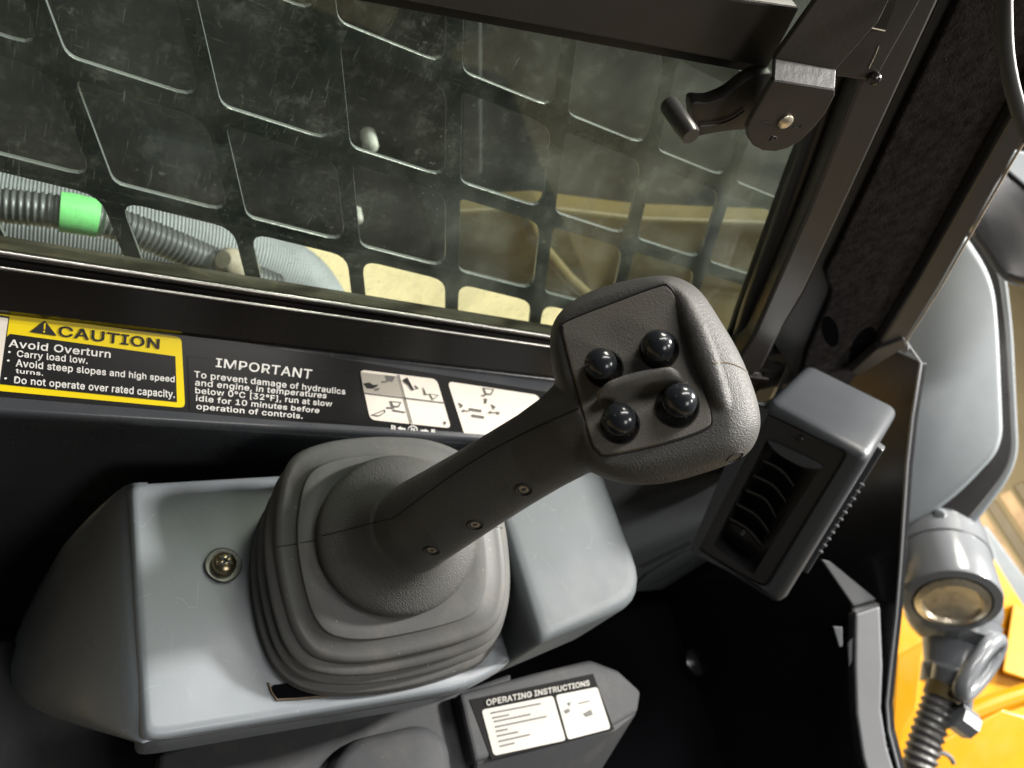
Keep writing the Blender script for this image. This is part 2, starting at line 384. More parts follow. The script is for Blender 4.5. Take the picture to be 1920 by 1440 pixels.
pd([(676, 698), (746, 705.5), (755, 743), (682, 734)], M['creamshade'], .0011)
pd([(682, 719), (693, 717), (700, 722), (709, 721), (707, 725), (698, 729), (689, 728)]); pd([(702, 729), (712, 727), (710, 732), (704, 733)], M['greyink'])
pd([(722, 704), (741, 706), (736, 716), (726, 715)], M['greyink'], .0013); pd([(716, 715), (728, 714), (726, 717), (717, 718)], M['greyink'])
pd([(757, 712), (764, 708), (769, 717), (777, 732), (773, 732), (766, 722), (758, 716)]); pd([(779, 722), (786, 729), (781, 730)], M['greyink'])
pd([(805, 738), (823, 741), (812, 750)], M['greyink']); pd([(807.5, 740), (819, 742), (812, 747.5)], M['cream'], .0016); pd([(794, 726), (799, 738), (805, 740), (797, 741)], M['greyink'])
pd([(732, 752), (753, 754), (748, 764), (736, 763)], M['greyink']); pd([(735, 754.5), (749, 756), (746, 761), (738, 760.5)], M['cream'], .0016)
pd([(726, 763), (740, 764), (739, 767), (727, 766)], M['greyink']); pd([(738, 768), (760, 772), (760, 774.5), (738, 771)], M['greyink'])
pd([(697, 778), (722, 768), (723, 773), (711, 781)], M['greyink']); pd([(701, 777.6), (719, 771), (719.5, 773.5), (710, 778.6)], M['cream'], .0016)
pd([(833, 790), (837, 791), (836, 796), (834, 796)], M['greyink'])
ltext('R', [(733, 797), (742.5, 798.5), (742.5, 807), (733, 805.5)], M['white'], wall, bold=.02)
ltext('F', [(808, 805), (816, 806), (816.5, 814.5), (809, 813.5)], M['white'], wall, bold=.02)
def arrow(x, y, s): return [(x, y), (x+s*7, y-3.6+s*.6), (x+s*7, y-1.2+s*.6), (x+s*15, y-1+s*1.8), (x+s*15, y+1.8+s*1.8), (x+s*7, y+1.8+s*.6), (x+s*7, y+4+s*.6)]
decal('arrow', arrow(745, 802.5, 1), M['white'], wall, .0012); decal('arrow', arrow(804, 808.5, -1), M['white'], wall, .0012)
decal('neutral_ring', [(774+9*math.cos(a), 805+7*math.sin(a)) for a in np.linspace(0, 6.283, 20, endpoint=False)], M['white'], wall, .0010)
decal('neutral_ring', [(774+7*math.cos(a), 805+5.3*math.sin(a)) for a in np.linspace(0, 6.283, 20, endpoint=False)], M['decal'], wall, .0012)
ltext('N', [(770.5, 801.5), (778, 802.5), (777.5, 808.5), (770, 807.5)], M['white'], wall, h=.0015, bold=.02)
pic = decal('pictogram_label', [(839, 715), (1010, 741), (1030, 838), (872, 818)], M['cream'], wall, .0008, r=.005)
pd([(906, 727), (927, 730), (921, 741), (911, 740)], M['greyink']); pd([(909, 729.5), (923, 731.5), (919, 738), (912, 737)], M['cream'], .0016); pd([(903, 741), (912, 740), (908, 744)], M['greyink'])
pd([(909, 747), (914, 748), (912, 757), (910, 757)], M['greyink'])
for x, y in ((865, 760), (926, 763)): pd([(x-4, y-5), (x+4, y), (x, y+5), (x-2, y)], M['greyink'])
for x, y in ((866, 770), (916, 773)): pd([(x, y), (x+5, y-2.5), (x+5, y-.8), (x+14, y+.4), (x+14, y+2), (x+5, y+1), (x+5, y+3)], M['greyink'])
for x, y in ((881, 765), (886, 777)): pd([(x, y), (x+22, y+3.5), (x+22, y+8), (x, y+4.5)], M['greyink'])
pd([(930, 772), (938, 773), (935, 778)], M['greyink'])

# ------------------------------------------------------------------ side window
win = thing('side_window', (.2, .37, 1.3), 'side window of dirty greenish glass in dark metal rails above the printed labels', 'window')
GY = .388
gp = [oy(a, b, GY) for a, b in ((-260, 395), (0, 457), (500, 547), (1030, 650), (1390, 700), (1440, 560), (1600, 100), (1660, -100), (900, -160), (200, -200), (-260, -150))]
prism('glass', gp, (0, .005, 0), M['glass'], win)
pr = prof_px(300, [(490, .390), (497, .384), (512, .370), (516, .362), (521, .3595), (527, .3590), (532, .3615), (541, .3600), (544, .3545), (550, .3520), (558, .3520), (617, .3475), (623, .3490), (627, .352)])
pr2 = [(.384, pr[1][1])]+pr[2:]
zr = pr[-1][1]
along_x('bottom_rail', [pr[2]]+pr[3:]+[(.371, zr), (.371, pr[2][1]-.001)], XL, .66, M['rail'], win, smooth=True, angle=25)
seal_prof = [(.3878, pr[0][1]), (.3855, pr[0][1]+.0004), pr[1], pr[2], (pr[2][0]+.002, pr[2][1]-.008), (.3878, pr[2][1]-.008)]
along_x('seal', seal_prof, XL, .52, M['seal'], win)
z1 = pr[0][1]
prism('glazing_reflection', [(XL, .3865, z1-.0008), (XL, .3865, z1+.0010), (XL, .384, z1+.0010), (XL, .384, z1-.0008)], (.40, 0, 0), M['steel'], win)  # pale strip stands for a reflected line at the foot of the glass
for py, y, r_ in ((519, .3592, .0014), (545, .3532, .0011)):
    q0 = oy(300, py, y); tube('rail_highlight', [(XL, q0[1], q0[2]), (.60, q0[1], q0[2])], r_, M['rail_glint'], win, seg=10)  # bright metal tubes painted in for the highlights along the rail lips
tr = [oy(a, b, .358) for a, b in ((560, -34), (1440, 128.5), (1500, 15), (1395, 0), (560, -150))]
prism('top_rail', tr, (0, .03, 0), M['bronze'], win, bevel=.0015)
prism('header_light_block', [(XL, .362, 1.70), (.62, .362, 1.70), (.62, .362, 2.15), (XL, .362, 2.15)], (0, .03, 0), M['bronze'], win)  # out-of-view panel added to keep lamp light off the console
prism('rail_seal', [oy(a, b, .372) for a, b in ((560, -20), (1440, 141), (1440, 120), (560, -45))], (0, .012, 0), M['rubber'], win)
prism('upper_glass_lip', [oy(a, b, .366) for a, b in ((1240, -34), (1480, 14), (1488, 18), (1482, 20.5), (1390, 2), (1240, -26))], (0, .004, 0), M['tan'], win)
# right-hand seal curving round the lower corner
sp = spline([(1640, -60), (1560, 150), (1500, 320), (1445, 470), (1408, 570), (1385, 640), (1345, 690), (1270, 715), (1150, 700)], 40)
V, Fs = tube_vf([oy(a, b, .374) for a, b in sp], .0085, 10); obj('seal', V, Fs, M['rubber'], win, smooth=True)
sp = spline([(1600, -60), (1545, 150), (1480, 320), (1425, 470), (1388, 570), (1365, 630), (1330, 672), (1270, 693), (1150, 680)], 40)
V, Fs = tube_vf([oy(a, b, .384) for a, b in sp], .004, 8); obj('seal', V, Fs, M['rubber'], win, smooth=True)
sp = spline([(1445, 440), (1425, 500), (1398, 580), (1382, 615)], 14)
V, Fs = tube_vf([oy(a, b, .3795) for a, b in sp], .0012, 6); obj('seal', V, Fs, M['seal'], win, smooth=True)

# ------------------------------------------------------------------ window latch
lat = thing('window_latch', oy(1460, 180, .33), 'dark metal latch with a lever handle and worn round pin at the window corner', 'latch')
YB = .335
brn = (0, .004, 0)
prism('bracket', [oy(a, b, YB) for a, b in ((1600, -140), (1535, -5), (1453, 110), (1568, 131), (1648, 40), (1720, -110))], brn, M['bronze'], lat, bevel=.0008)
b0 = [oy(1453, 110, YB), oy(1568, 131, YB), oy(1566, 168, YB-.010), oy(1451, 150, YB-.010)]
prism('bracket_bend', b0, brn, mat('paler_bend_paint', (.065, .061, .061), .42, bump=(150, .3), var=.2, varscale=60), lat, bevel=.0008)  # paler, mottled paint on the bend
low = [(1451, 150), (1566, 168), (1566, 178), (1548, 212), (1528, 238), (1500, 265), (1478, 278), (1455, 284.5), (1432, 283), (1413, 274), (1402, 258), (1400, 240), (1407, 225)]
prism('lock_plate', [oy(a, b, YB-.010) for a, b in low], brn, M['bronze'], lat, bevel=.0008)
c = oy(1472, 227, YB-.010); lathe('pin', c, (0, -1, 0), [(.0001, -.002), (.0047, -.002), (.0047, .0012), (.0036, .002), (.0001, .0021)], M['pin'], lat, seg=20)
for mk in ([(1429, 228), (1437, 228.5), (1443, 235)], [(1488, 238), (1499, 240), (1503, 234)], [(1443, 264), (1449, 255), (1455, 256), (1454, 263), (1446, 262)]):
    tube('engraved_mark', [oy(a, b, YB-.0101) for a, b in mk], .0004, M['blackm'], lat, seg=6)
YL = .352
arm = [(1297, 194), (1330, 192), (1365, 178), (1395, 155), (1425, 140), (1460, 150), (1450, 250), (1420, 245), (1395, 244), (1360, 247), (1330, 252), (1308, 255), (1300, 235)]
prism('lever', [oy(a, b, YL-.006) for a, b in spline(arm, 40, True)], (0, .010, 0), M['bronze'], lat, smooth=True, bevel=.002)
tube('lever_handle', [dp(*q) for q in ((1253, 195, .3645), (1256, 199, .362), (1292, 250, .343), (1296, 256, .342))], [.0022, .0046, .0046, .0040], M['darkcast'], lat, seg=18)
tube('lever_rib', [oy(a, b, YL-.0075) for a, b in spline([(1312, 236), (1345, 233), (1372, 224), (1396, 208)], 12)], .0008, M['bronze'], lat, seg=6)

# ------------------------------------------------------------------ guard screen outside the window
gs = thing('guard_screen', (.3, .45, 1.35), 'black steel guard screen with slanted rounded openings outside the dirty side window', 'guard screen')
S0 = np.array([-.1085, .4548, 1.3687]); SI = np.array([.0835, -.0061, -.0001]); SJ = np.array([.034, -.0121, -.075])
SN = unit(np.cross(SI, SJ)); SN = SN if SN[1] > 0 else -SN
def screen():
    TH = .0045
    fi, fj = .855, .835                      # opening share of a cell
    V = []; Fs = []; cache = {}
    def vid(p, k):
        key = (round(p[0], 4), round(p[1], 4), k)
        if key not in cache:
            cache[key] = len(V); V.append(S0+SI*p[0]+SJ*p[1]+SN*TH*k)
        return cache[key]
    rr = [.06, .16, .17, .08]             # corner radii: upper left, upper right, lower right, lower left
    for i in range(-2, 9):
        for j in range(-3, 4):
            # opening: its lower left corner is the lattice point (i, j)
            L_, R_, B_, T_ = i, i+fi, j, j-fj
            quad = [(L_, T_), (R_, T_), (R_, B_), (L_, B_)]
            rad = rr
            ins = rounded([np.array(q) for q in quad], [ .16 if j > 2 else rad[0], rad[1], rad[2], rad[3]], 5)
            o0, o1, p0, p1 = i-(1-fi)/2, i+fi+(1-fi)/2, j-fj-(1-fj)/2, j+(1-fj)/2
            outer = []
            n = len(ins)
            cs = [(o0, p0), (o1, p0), (o1, p1), (o0, p1)]
            for k in range(n):
                outer.append(np.array(cs[k//5]))
            for k in (0, 1):
                for a in range(n):
                    b = (a+1) % n
                    ids = [vid(ins[a], k), vid(ins[b], k), vid(outer[b], k), vid(outer[a], k)]
                    f = []
                    for x in ids:
                        if x not in f: f.append(x)
                    if len(f) >= 3: Fs.append(f if k else f[::-1])
            for a in range(n):
                b = (a+1) % n; Fs.append([vid(ins[a], 0), vid(ins[b], 0), vid(ins[b], 1), vid(ins[a], 1)])
    return V, Fs
V, Fs = screen(); o = obj('perforated_plate', V, Fs, M['screenm'], gs)
o.data.materials.append(mat('screen_edge_lit', (.16, .165, .16), .30, rvar=.08, bump=(200, .3)))  # worn edge paint made paler, carries the light caught on the lips
for p in o.data.polygons:
    if abs(p.normal.dot(Vector(SN))) < .5: p.material_index = 1
bv = o.modifiers.new('edge', 'BEVEL'); bv.width = .0009; bv.segments = 2; bv.limit_method = 'ANGLE'; bv.angle_limit = math.radians(50)

# ------------------------------------------------------------------ things seen through the window
la = [oy(a, b, .66) for a, b in ((-200, -300), (1700, -300), (1600, 420), (1300, 610), (1100, 585), (850, 523), (640, 474), (300, 378), (-200, 262))]
lo = thing('machine_boom', (.4, .7, 1.4), 'dark dusty machine boom filling the view behind the guard screen', 'machine boom')
prism('arm_plate', la, (0, .05, 0), M['arm'], lo, bevel=.006)
prism('arm_rib', [oy(a, b, .64) for a, b in ((862, -200), (905, -200), (905, 330), (862, 330))], (0, .02, 0), M['arm'], lo, bevel=.004)
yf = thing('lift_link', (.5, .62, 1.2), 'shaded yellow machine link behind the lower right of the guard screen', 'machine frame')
prism('link_plate', [oy(a, b, .615) for a, b in ((846, 398), (1010, 388), (1200, 410), (1500, 420), (1450, 640), (1330, 625), (1100, 580), (1000, 556), (852, 521))], (0, .03, 0), M['shaded_yellow'], yf, bevel=.004)
tube('link_pipe', [oy(a, b, .60) for a, b in ((985, 395), (1010, 455), (1065, 520), (1110, 560))], .008, M['shaded_yellow'], yf)
tf = prism('track_frame', [(.33, .56, 1.19), (.75, .56, 1.15), (.75, .70, 1.15), (.33, .70, 1.19)], (0, 0, -.06), M['mustard'])
b_ = oy(1000, 612, .52); zt_ = oy(1000, 612, .54)[2]; P4 = [oz(946, 594, zt_), oz(1120, 636, zt_), oz(1140, 720, zt_), oz(946, 672, zt_)]
bpy.data.objects.remove(tf)
tf = prism('track_frame', P4, (0, 0, -.03), M['mustard'], bevel=.002)
tag(tf, 'narrow bright yellow frame edge showing at the bottom of the window beside the joystick head', 'machine frame')
def corrug(path, r, pitch, amp, n):
    P = spline(path, n); rad = []; s = 0
    for i in range(n):
        if i: s += np.linalg.norm(np.array(P[i])-np.array(P[i-1]))
        rad.append(r+amp*math.sin(s/pitch*2*math.pi))
    return P, rad
path = [oy(a, b, .59) for a, b in ((-260, 350), (-40, 395), (160, 425), (330, 452), (470, 490), (565, 545), (610, 640), (610, 760))]
P, rad = corrug(path, .040, .0030, .0006, 900)
V, Fs = tube_vf(P, rad, 22); tag(obj('hose_sleeve', V, Fs, M['sleeve'], smooth=True, angle=80), 'thick light grey finely ribbed sleeve behind the lower left of the screen', 'hose sleeve')
hs = thing('hydraulic_hose', oy(100, 390, .52), 'dark corrugated hose with a green tape band in front of the grey sleeve', 'hose')
path = [oy(a, b, .525) for a, b in ((-240, 352), (-60, 378), (100, 396), (200, 415), (300, 450), (420, 500), (520, 540))]
P, rad = corrug(path, .0135, .0048, .0007, 480)
V, Fs = tube_vf(P, rad, 16); obj('hose_body', V, Fs, M['hose'], hs, smooth=True, angle=80)
tube('tape_band', [oy(a, b, .524) for a, b in ((113, 397), (140, 401), (184, 410))], [.0163, .0165, .0155], M['green'], hs, seg=20, angle=30)
fp = [oy(430, 490, .51), oy(424, 484, .50)]
lathe('hose_fitting', oy(430, 492, .515), oy(380, 470, .50)-oy(430, 492, .515), [(.001, -.03), (.013, -.03), (.015, -.01), (.013, .004), (.008, .010), (.001, .011)], M['tan'], hs, seg=16)
bolts = [(695, 274, .64, .0078, 'white capped round bolt head on the dark boom in the middle of the screen'),
         (670, 412, .645, .0065, 'small pale plug at the edge of a screen bar above the lower openings'),
         (657, 362, .65, .004, 'small pale plug below the large white bolt head behind the screen bar')]
for px, py, y, r, lb in bolts:
    bt = thing('bolt', oy(px, py, y), lb, 'bolt')
    lathe('bolt_head', oy(px, py, y), (0, -1, 0), [(.001, -.02), (r*1.05, -.02), (r*1.05, 0), (r*.9, r*.35), (r*.5, r*.6), (.001, r*.65)], M['boltcap'], bt, seg=18)
    lathe('bolt_washer', oy(px, py, y+.012), (0, -1, 0), [(.001, -.01), (r*1.5, -.01), (r*1.5, 0), (.001, .001)], M['blackm'], bt, seg=18)

# ================================================================== pillar at the front of the window
pil = thing('cab_pillar', (.58, .37, 1.4), 'slanted front cab pillar with brown-black painted edges and a dark felt strip', 'cab pillar')
def pp(name, px, y, m, th=.01, **k): return prism(name, [oy(a, b, y) for a, b in px], (0, th, 0), m, pil, **k)
pp('window_post', ((1640, 110), (1700, 0), (1760, -110), (1840, -110), (1762, 0), (1600, 350), (1507, 548), (1470, 610), (1430, 690), (1340, 760), (1150, 750), (1150, 720), (1300, 718), (1375, 690), (1412, 632), (1520, 385), (1612, 152)), .352, M['bronze'], .02, bevel=.003)
pp('corner_plate', ((1566, 131), (1648, 38), (1664, 40), (1700, -60), (1760, -60), (1640, 152), (1618, 150), (1566, 143)), .349, M['bronze'], .004, bevel=.001)
pp('corner_recess', ((1618, 49), (1661, 54), (1705, -60), (1668, -60)), .3475, M['rubber'], .003)
tube('corner_edge', [oy(a, b, .3485) for a, b in ((1648, 86), (1640, 105), (1629, 128))], .0003, M['tan'], pil, seg=6)
tube('corner_edge', [oy(a, b, .347) for a, b in ((1617, 49), (1640, 54), (1659, 58))], .0004, M['tan'], pil, seg=6)
pp('felt_backing', ((1840, -110), (1762, 0), (1507, 548), (1450, 640), (1500, 720), (1640, 680), (1900, 240), (2120, -110)), .372, M['blackm'], .02)
pp('pillar_base', ((1300, 690), (1420, 640), (1500, 540), (1560, 600), (1560, 700), (1300, 760)), .378, M['blackm'], .01)
felt = [(1840, -90), (1790, 20), (1700, 200), (1628, 350), (1568, 474), (1548, 512), (1553, 530), (1560, 545), (1556, 566), (1540, 600), (1515, 660), (1500, 715), (1580, 740), (1644, 652), (1720, 520), (1888, 228), (2000, 30), (2060, -90)]
pp('felt_strip', felt, .366, M['felt'], .006, bevel=.002)
for cx, cy, rx, ry, t in ((1557, 622, 15, 29, -.25), (1618, 652, 20, 42, .45)):
    pp('felt_hole_shade', [(cx+rx*math.cos(a)*math.cos(t)-ry*math.sin(a)*math.sin(t), cy+rx*math.cos(a)*math.sin(t)+ry*math.sin(a)*math.cos(t)) for a in np.linspace(0, 6.283, 20, endpoint=False)], .3655, M['pit'], .003)  # flat black ovals put the shade of the holes into colour
pp('pillar_edge', ((2080, -90), (1893, 226), (1720, 532), (1645, 655), (1655, 662), (1700, 636), (1760, 540), (1905, 285), (2140, -90)), .356, M['bronze'], .02, bevel=.003)
pp('pillar_foot', ((1645, 655), (1697, 636), (1700, 650), (1610, 705), (1596, 700)), .352, M['bronze'], .01, bevel=.0015)
tube('pillar_rim', [oy(a, b, .357) for a, b in ((2145, -90), (1907, 287), (1762, 541), (1699, 640))], .0011, M['tan'], pil, seg=6)
def cross_screw(name, c, ax_, r, m, parent, label=None, cat=None, wm=None):
    t = thing(name, c, label, cat) if label else parent
    ax_ = unit(ax_); u = unit(np.cross(ax_, [0.2, .3, 1])); v = np.cross(ax_, u)
    h = lathe('screw_head', c, ax_, [(r*.05, -r*.6), (r, -r*.6), (r, 0), (r*.92, r*.28), (r*.7, r*.52), (r*.35, r*.66), (r*.02, r*.70)], m, t, seg=24)
    for d in (u, v):
        w = v if d is u else u
        pts = [c+ax_*r*.60+d*r*.55+w*r*.11, c+ax_*r*.60-d*r*.55+w*r*.11, c+ax_*r*.60-d*r*.55-w*r*.11, c+ax_*r*.60+d*r*.55-w*r*.11]
        prism('cross_slot', pts, ax_*r*.13, M['blackm'], h)
    return t
cross_screw('screw', oy(1640, 148, .346), (-.15, -1, .1), .0042, M['black_screw'], None, 'small black cross-head screw in the window post beside the latch', 'screw')
cb = [dp(a, b, d) for a, b, d in ((1905, -80, .40), (1886, -20, .40), (1884, 40, .40), (1888, 110, .40), (1902, 180, .40), (1930, 255, .40), (1990, 330, .40))]
tag(tube('cable', spline(cb, 40), .0038, M['hose'], seg=14), 'thin black cable hanging down over the felt strip at the upper right corner', 'cable')

# ================================================================== control console
con = thing('control_console', (.25, .2, 1.05), 'grey moulded plastic control console with a raised armrest around the joystick boot', 'control console')
ZC = 1.08
def R_(a, b, z): return oz(a, b, z)
def console_rings():
    # closed outlines from the rim of the tray top down to the lower lip
    x1 = .47
    top = [np.array(p) for p in ((.082, .290, ZC), (.20, .292, ZC), (x1, .292, ZC), (x1, .20, ZC), (x1-.01, .135, ZC), (.40, .126, ZC), (.31, .124, ZC), (.20, .122, ZC), (.098, .120, ZC), (.089, .128, ZC), (.081, .20, ZC))]
    def off(lst, z, left, front):
        out = []
        for p in lst:
            q = p.copy(); q[2] = z
            if p[0] < .13: q[0] -= left
            if p[1] < .14: q[1] -= front
            out.append(q)
        return out
    r1 = off(top, ZC-.003, .005, .006); r2 = off(top, ZC-.010, .008, .009)
    return [top, r1, r2]
tr_ = rounded([p for p in (oz(240, 903, ZC), oz(560, 885, ZC), np.array([.365, .292, ZC]), np.array([.365, .138, ZC]), oz(880, 1288, ZC), oz(300, 1384, ZC), oz(266, 1384, ZC))], [.007, 0, .03, .03, .02, .01, .01], 5)
ctr_ = np.mean(tr_, axis=0)
def scale_ring(r, s, dz): return [np.array([ctr_[0]+(p[0]-ctr_[0])*s[0], ctr_[1]+(p[1]-ctr_[1])*s[1], p[2]+dz]) for p in r]
k1 = (1.0, 1.0)
V, Fs = lofted([scale_ring(tr_, (.955, .90), .0), scale_ring(tr_, (.975, .95), -.0004), scale_ring(tr_, (.992, .985), -.002), scale_ring(tr_, (1, 1), -.006), scale_ring(tr_, (1.004, 1.01), -.0135), scale_ring(tr_, (1.0, 1.005), -.020), scale_ring(tr_, (.97, .97), -.050)])
obj('tray', V, Fs, M['console'], con, smooth=True, angle=50)
# sloping left shoulder of the moulding
sh_top = [oz(238, 905, ZC-.004), oz(252, 1140, ZC-.004), oz(270, 1386, ZC-.006)]
sh_low = [oy(106, 1040, .285), oy(28, 1180, .285), (.012, .255, .985), tuple(oz(18, 1285, 1.015)), tuple(oz(50, 1320, 1.025)), tuple(oz(120, 1352, 1.040)), tuple(oz(215, 1366, 1.060))]
def shoulder():
    n = 14; rows = []
    a = spline([oz(244, 904, ZC-.006), oz(238, 930, ZC-.003), oz(250, 1140, ZC-.003), oz(262, 1330, ZC-.003), oz(285, 1390, ZC-.006)], n)
    c = spline([oy(108, 1040, .290), oz(40, 1160, .86), oz(16, 1240, .89), oz(22, 1290, .92), oz(60, 1325, .96), oz(140, 1357, 1.01), oz(265, 1392, 1.060)], n)
    for i in range(n):
        p, q = np.array(a[i]), np.array(c[i]); m_ = p*.55+q*.45+np.array([-.004, -.003, .010])
        rows.append([p+np.array([.012, 0, 0]), p, p*.9+q*.1+np.array([-.002, 0, .0018]), m_, q*.85+p*.15+np.array([-.003, -.002, .006]), q, q+np.array([.002, .002, -.016]), q+np.array([.02, .02, -.05])])
    w = len(rows[0]); V = [p for r in rows for p in r]; Fs = []
    for i in range(n-1):
        for j in range(w-1): Fs.append([i*w+j, i*w+j+1, (i+1)*w+j+1, (i+1)*w+j])
    return V, Fs
V, Fs = shoulder(); obj('left_shoulder', V, Fs, M['console'], con, smooth=True, angle=70, subd=1)
# parting line along the lip
pl_ = [oz(a, b, z) for a, b, z in ((22, 1287, 1.0175), (55, 1319, 1.028), (100, 1338, 1.036), (160, 1350, 1.048))]
TB = hit(bpy.data.objects['tray'], 0, 0)
pt_ = []
for a, b in spline([(285, 1386), (330, 1383), (480, 1362), (620, 1341), (760, 1317), (875, 1296)], 30):
    l, nn = cast(TB, a, b)
    if l is not None: pt_.append(l+nn*.0001)
if len(pt_) > 3: tube('parting_line', pt_, .0005, M['seam'], con, seg=6)
# raised armrest on the right
hx0, hx1, hy0, hy1, hz = .337, .468, .131, .283, 1.125
def arm_ring(s, z, r=.036):
    pts = [(hx0+s, hy1-s, z), (hx1-s-.004, hy1-s, z), (hx1-s, hy0+s+.028, z), (hx0+s+.006, hy0+s, z)]
    return rounded(pts, [.012, .010, r, .008], 7)
V, Fs = lofted([arm_ring(.006, 1.026), arm_ring(.002, 1.034), arm_ring(0, 1.050), arm_ring(0, hz-.012), arm_ring(.0004, hz-.007), arm_ring(.0024, hz-.0025), arm_ring(.006, hz-.0004), arm_ring(.012, hz)])
ar_ = obj('armrest', V, Fs, mat('armrest_plastic_shaded', (.088, .100, .107), .58, spec=.3, var=.05, varscale=9, rvar=.08, scratch=.4, dust=.05, bump=(500, .05)), con, smooth=True, angle=50)  # console plastic made darker, the vent's shade put into its colour
# flat black patch painted as the dark of the boot hole, with a dusty rim
hole = rounded([oz(a, b, ZC+.0009) for a, b in ((505, 1285), (520, 1312), (640, 1303), (640, 1270))], .004)
prism('boot_hole_shade', hole, (0, 0, -.0012), M['pit'], con)
tube('hole_rim', [oz(a, b, ZC+.0009) for a, b in ((503, 1280), (509, 1298), (519, 1312), (560, 1310), (640, 1302))], .0008, M['dirt_seam'], con, seg=6)
wc = oz(418, 1060, ZC+.0008)
wl = lathe('washer', wc, (0, 0, 1), [(.0005, 0), (.0125, 0), (.0125, .0012), (.0118, .0018), (.0092, .0012), (.0005, .0010)], M['washer'], con, seg=28)
cross_screw('screw', wc+np.array([0, 0, .003]), (0, 0, 1), .0085, M['screw'], con)

# ================================================================== joystick
joy = thing('joystick', (.25, .21, 1.09), 'black joystick lever with a four-button head and a pleated rubber boot', 'joystick')
vb = unit(CP-dp(740, 1010, .55)); nT = unit(.58*vb+.42*np.array([0, 0, 1]))
pT = dp(740, 1010, .535)
def TP(px, py, h=0.0): return pl(px, py, pT+nT*h, nT)
outer = [(736, 815), (672, 817), (610, 826), (558, 846), (532, 880), (520, 930), (514, 985), (517, 1050), (532, 1130), (552, 1190), (582, 1228), (630, 1243), (690, 1243), (760, 1231), (840, 1212), (905, 1190), (936, 1165), (950, 1125), (953, 1075), (947, 1010), (934, 945), (912, 890), (872, 848), (810, 822)]
NB = 96
Ro = [TP(a, b) for a, b in spline(outer, NB, True)]
cT = np.mean(Ro, axis=0)
def shrink(r, s, h): return [cT+(p-cT)*s+nT*h for p in r]
# base ring on the tray (same start angle and direction as the outline above)
base_px = [(760, 905), (690, 905), (610, 915), (545, 930), (505, 960), (480, 1000), (468, 1060), (470, 1120), (484, 1190), (508, 1250), (550, 1288), (610, 1305), (690, 1304), (770, 1292), (840, 1272), (895, 1248), (922, 1215), (940, 1170), (950, 1120), (952, 1060), (948, 1010), (935, 965), (900, 930), (835, 910)]
Rb = [oz(a, b, ZC+.001) for a, b in spline(base_px, NB, True)]
cB = np.mean(Rb, axis=0)
def between(t, s):
    c = cT*(1-t)+cB*t
    return [c+((p-cT)*(1-t)+(q-cB)*t)*s for p, q in zip(Ro, Rb)]
rings = [shrink(Ro, .30, .0024), shrink(Ro, .70, .0022), shrink(Ro, .798, .0022), shrink(Ro, .806, .0019), shrink(Ro, .812, .0006), shrink(Ro, .818, -.0002), shrink(Ro, .93, -.0008), shrink(Ro, .972, -.0018), shrink(Ro, .992, -.0035), shrink(Ro, 1.0, -.006), shrink(Ro, .992, -.0085), shrink(Ro, .975, -.0100)]
for i, t in enumerate((.20, .46, .74)):
    nx = (.46, .74, 1.0)[i]; w = nx-t
    for f_, s in ((-.30, .945), (-.20, .94), (-.08, .955), (.06, .992), (.18, 1.012), (.32, 1.02), (.46, 1.012), (.56, .99)):
        rings.append(between(min(t+f_*w, 1.0), s))
rings.append(between(1.0, 1.0))
V, Fs = lofted(rings, True, False); boot = obj('boot', V, Fs, M['boot'], joy, smooth=True, angle=70)

# grip: head, shaft and dome grown together
nH = MC@unit(np.array([-.20, -.13, -.97])); pH = dp(1195, 700, .385)
def HP(px, py, h=0.0): return pl(px, py, pH-nH*h, nH)          # h: depth behind the switch plate
sil = [(1031, 640), (1039, 602), (1064, 572), (1110, 545), (1170, 527), (1230, 517), (1272, 521), (1312, 545), (1348, 597), (1385, 660), (1410, 720), (1424, 770), (1424, 808), (1406, 846), (1368, 870), (1300, 893), (1240, 907), (1180, 908), (1130, 895), (1100, 878), (1083, 845), (1070, 800), (1052, 750), (1036, 695)]
fro = [(1046, 640), (1053, 607), (1074, 584), (1115, 562), (1178, 543), (1236, 530), (1260, 536), (1283, 562), (1308, 612), (1332, 672), (1353, 740), (1362, 785), (1357, 810), (1338, 828), (1298, 842), (1240, 858), (1180, 868), (1144, 868), (1118, 860), (1107, 843), (1092, 800), (1076, 748), (1061, 700), (1050, 665)]
def ring_px(lst, h, n=72): return [HP(a, b, h) for a, b in spline(lst, n, True)]
def mixpx(a, b, t): return [(x0*(1-t)+x1*t, y0*(1-t)+y1*t) for (x0, y0), (x1, y1) in zip(a, b)]
def scpx(a, s, dx=0, dy=0):
    m0 = np.mean(a, axis=0); return [((x-m0[0])*s+m0[0]+dx, (y-m0[1])*s+m0[1]+dy) for x, y in a]
hr = [ring_px(scpx(fro, .5), 0), ring_px(scpx(fro, .98), 0), ring_px(mixpx(fro, sil, .12), .0004), ring_px(mixpx(fro, sil, .40), .003), ring_px(mixpx(fro, sil, .70), .0075), ring_px(mixpx(fro, sil, .92), .0140), ring_px(sil, .021), ring_px(scpx(sil, 1.0), .028), ring_px(scpx(sil, .985), .036), ring_px(scpx(sil, .95), .043), ring_px(scpx(sil, .88), .048), ring_px(scpx(sil, .60), .051)]
HV, HF = lofted(hr)
def add(V0, F0, V1, F1):
    n = len(V0); return V0+V1, F0+[[i+n for i in f] for f in F1]
# guard ridge on the right of the plate
rp = [(1266, 541), (1284, 572), (1304, 618), (1322, 668), (1338, 715), (1352, 755), (1358, 775)]
rv, rf = tube_vf([HP(a, b, hh) for (a, b), hh in zip(rp, (.003, .0, -.0030, -.0036, -.0026, .0004, .004))], [.002, .0045, .0060, .0064, .0056, .004, .002], 14)
GV, GF = add(HV, HF, rv, rf)
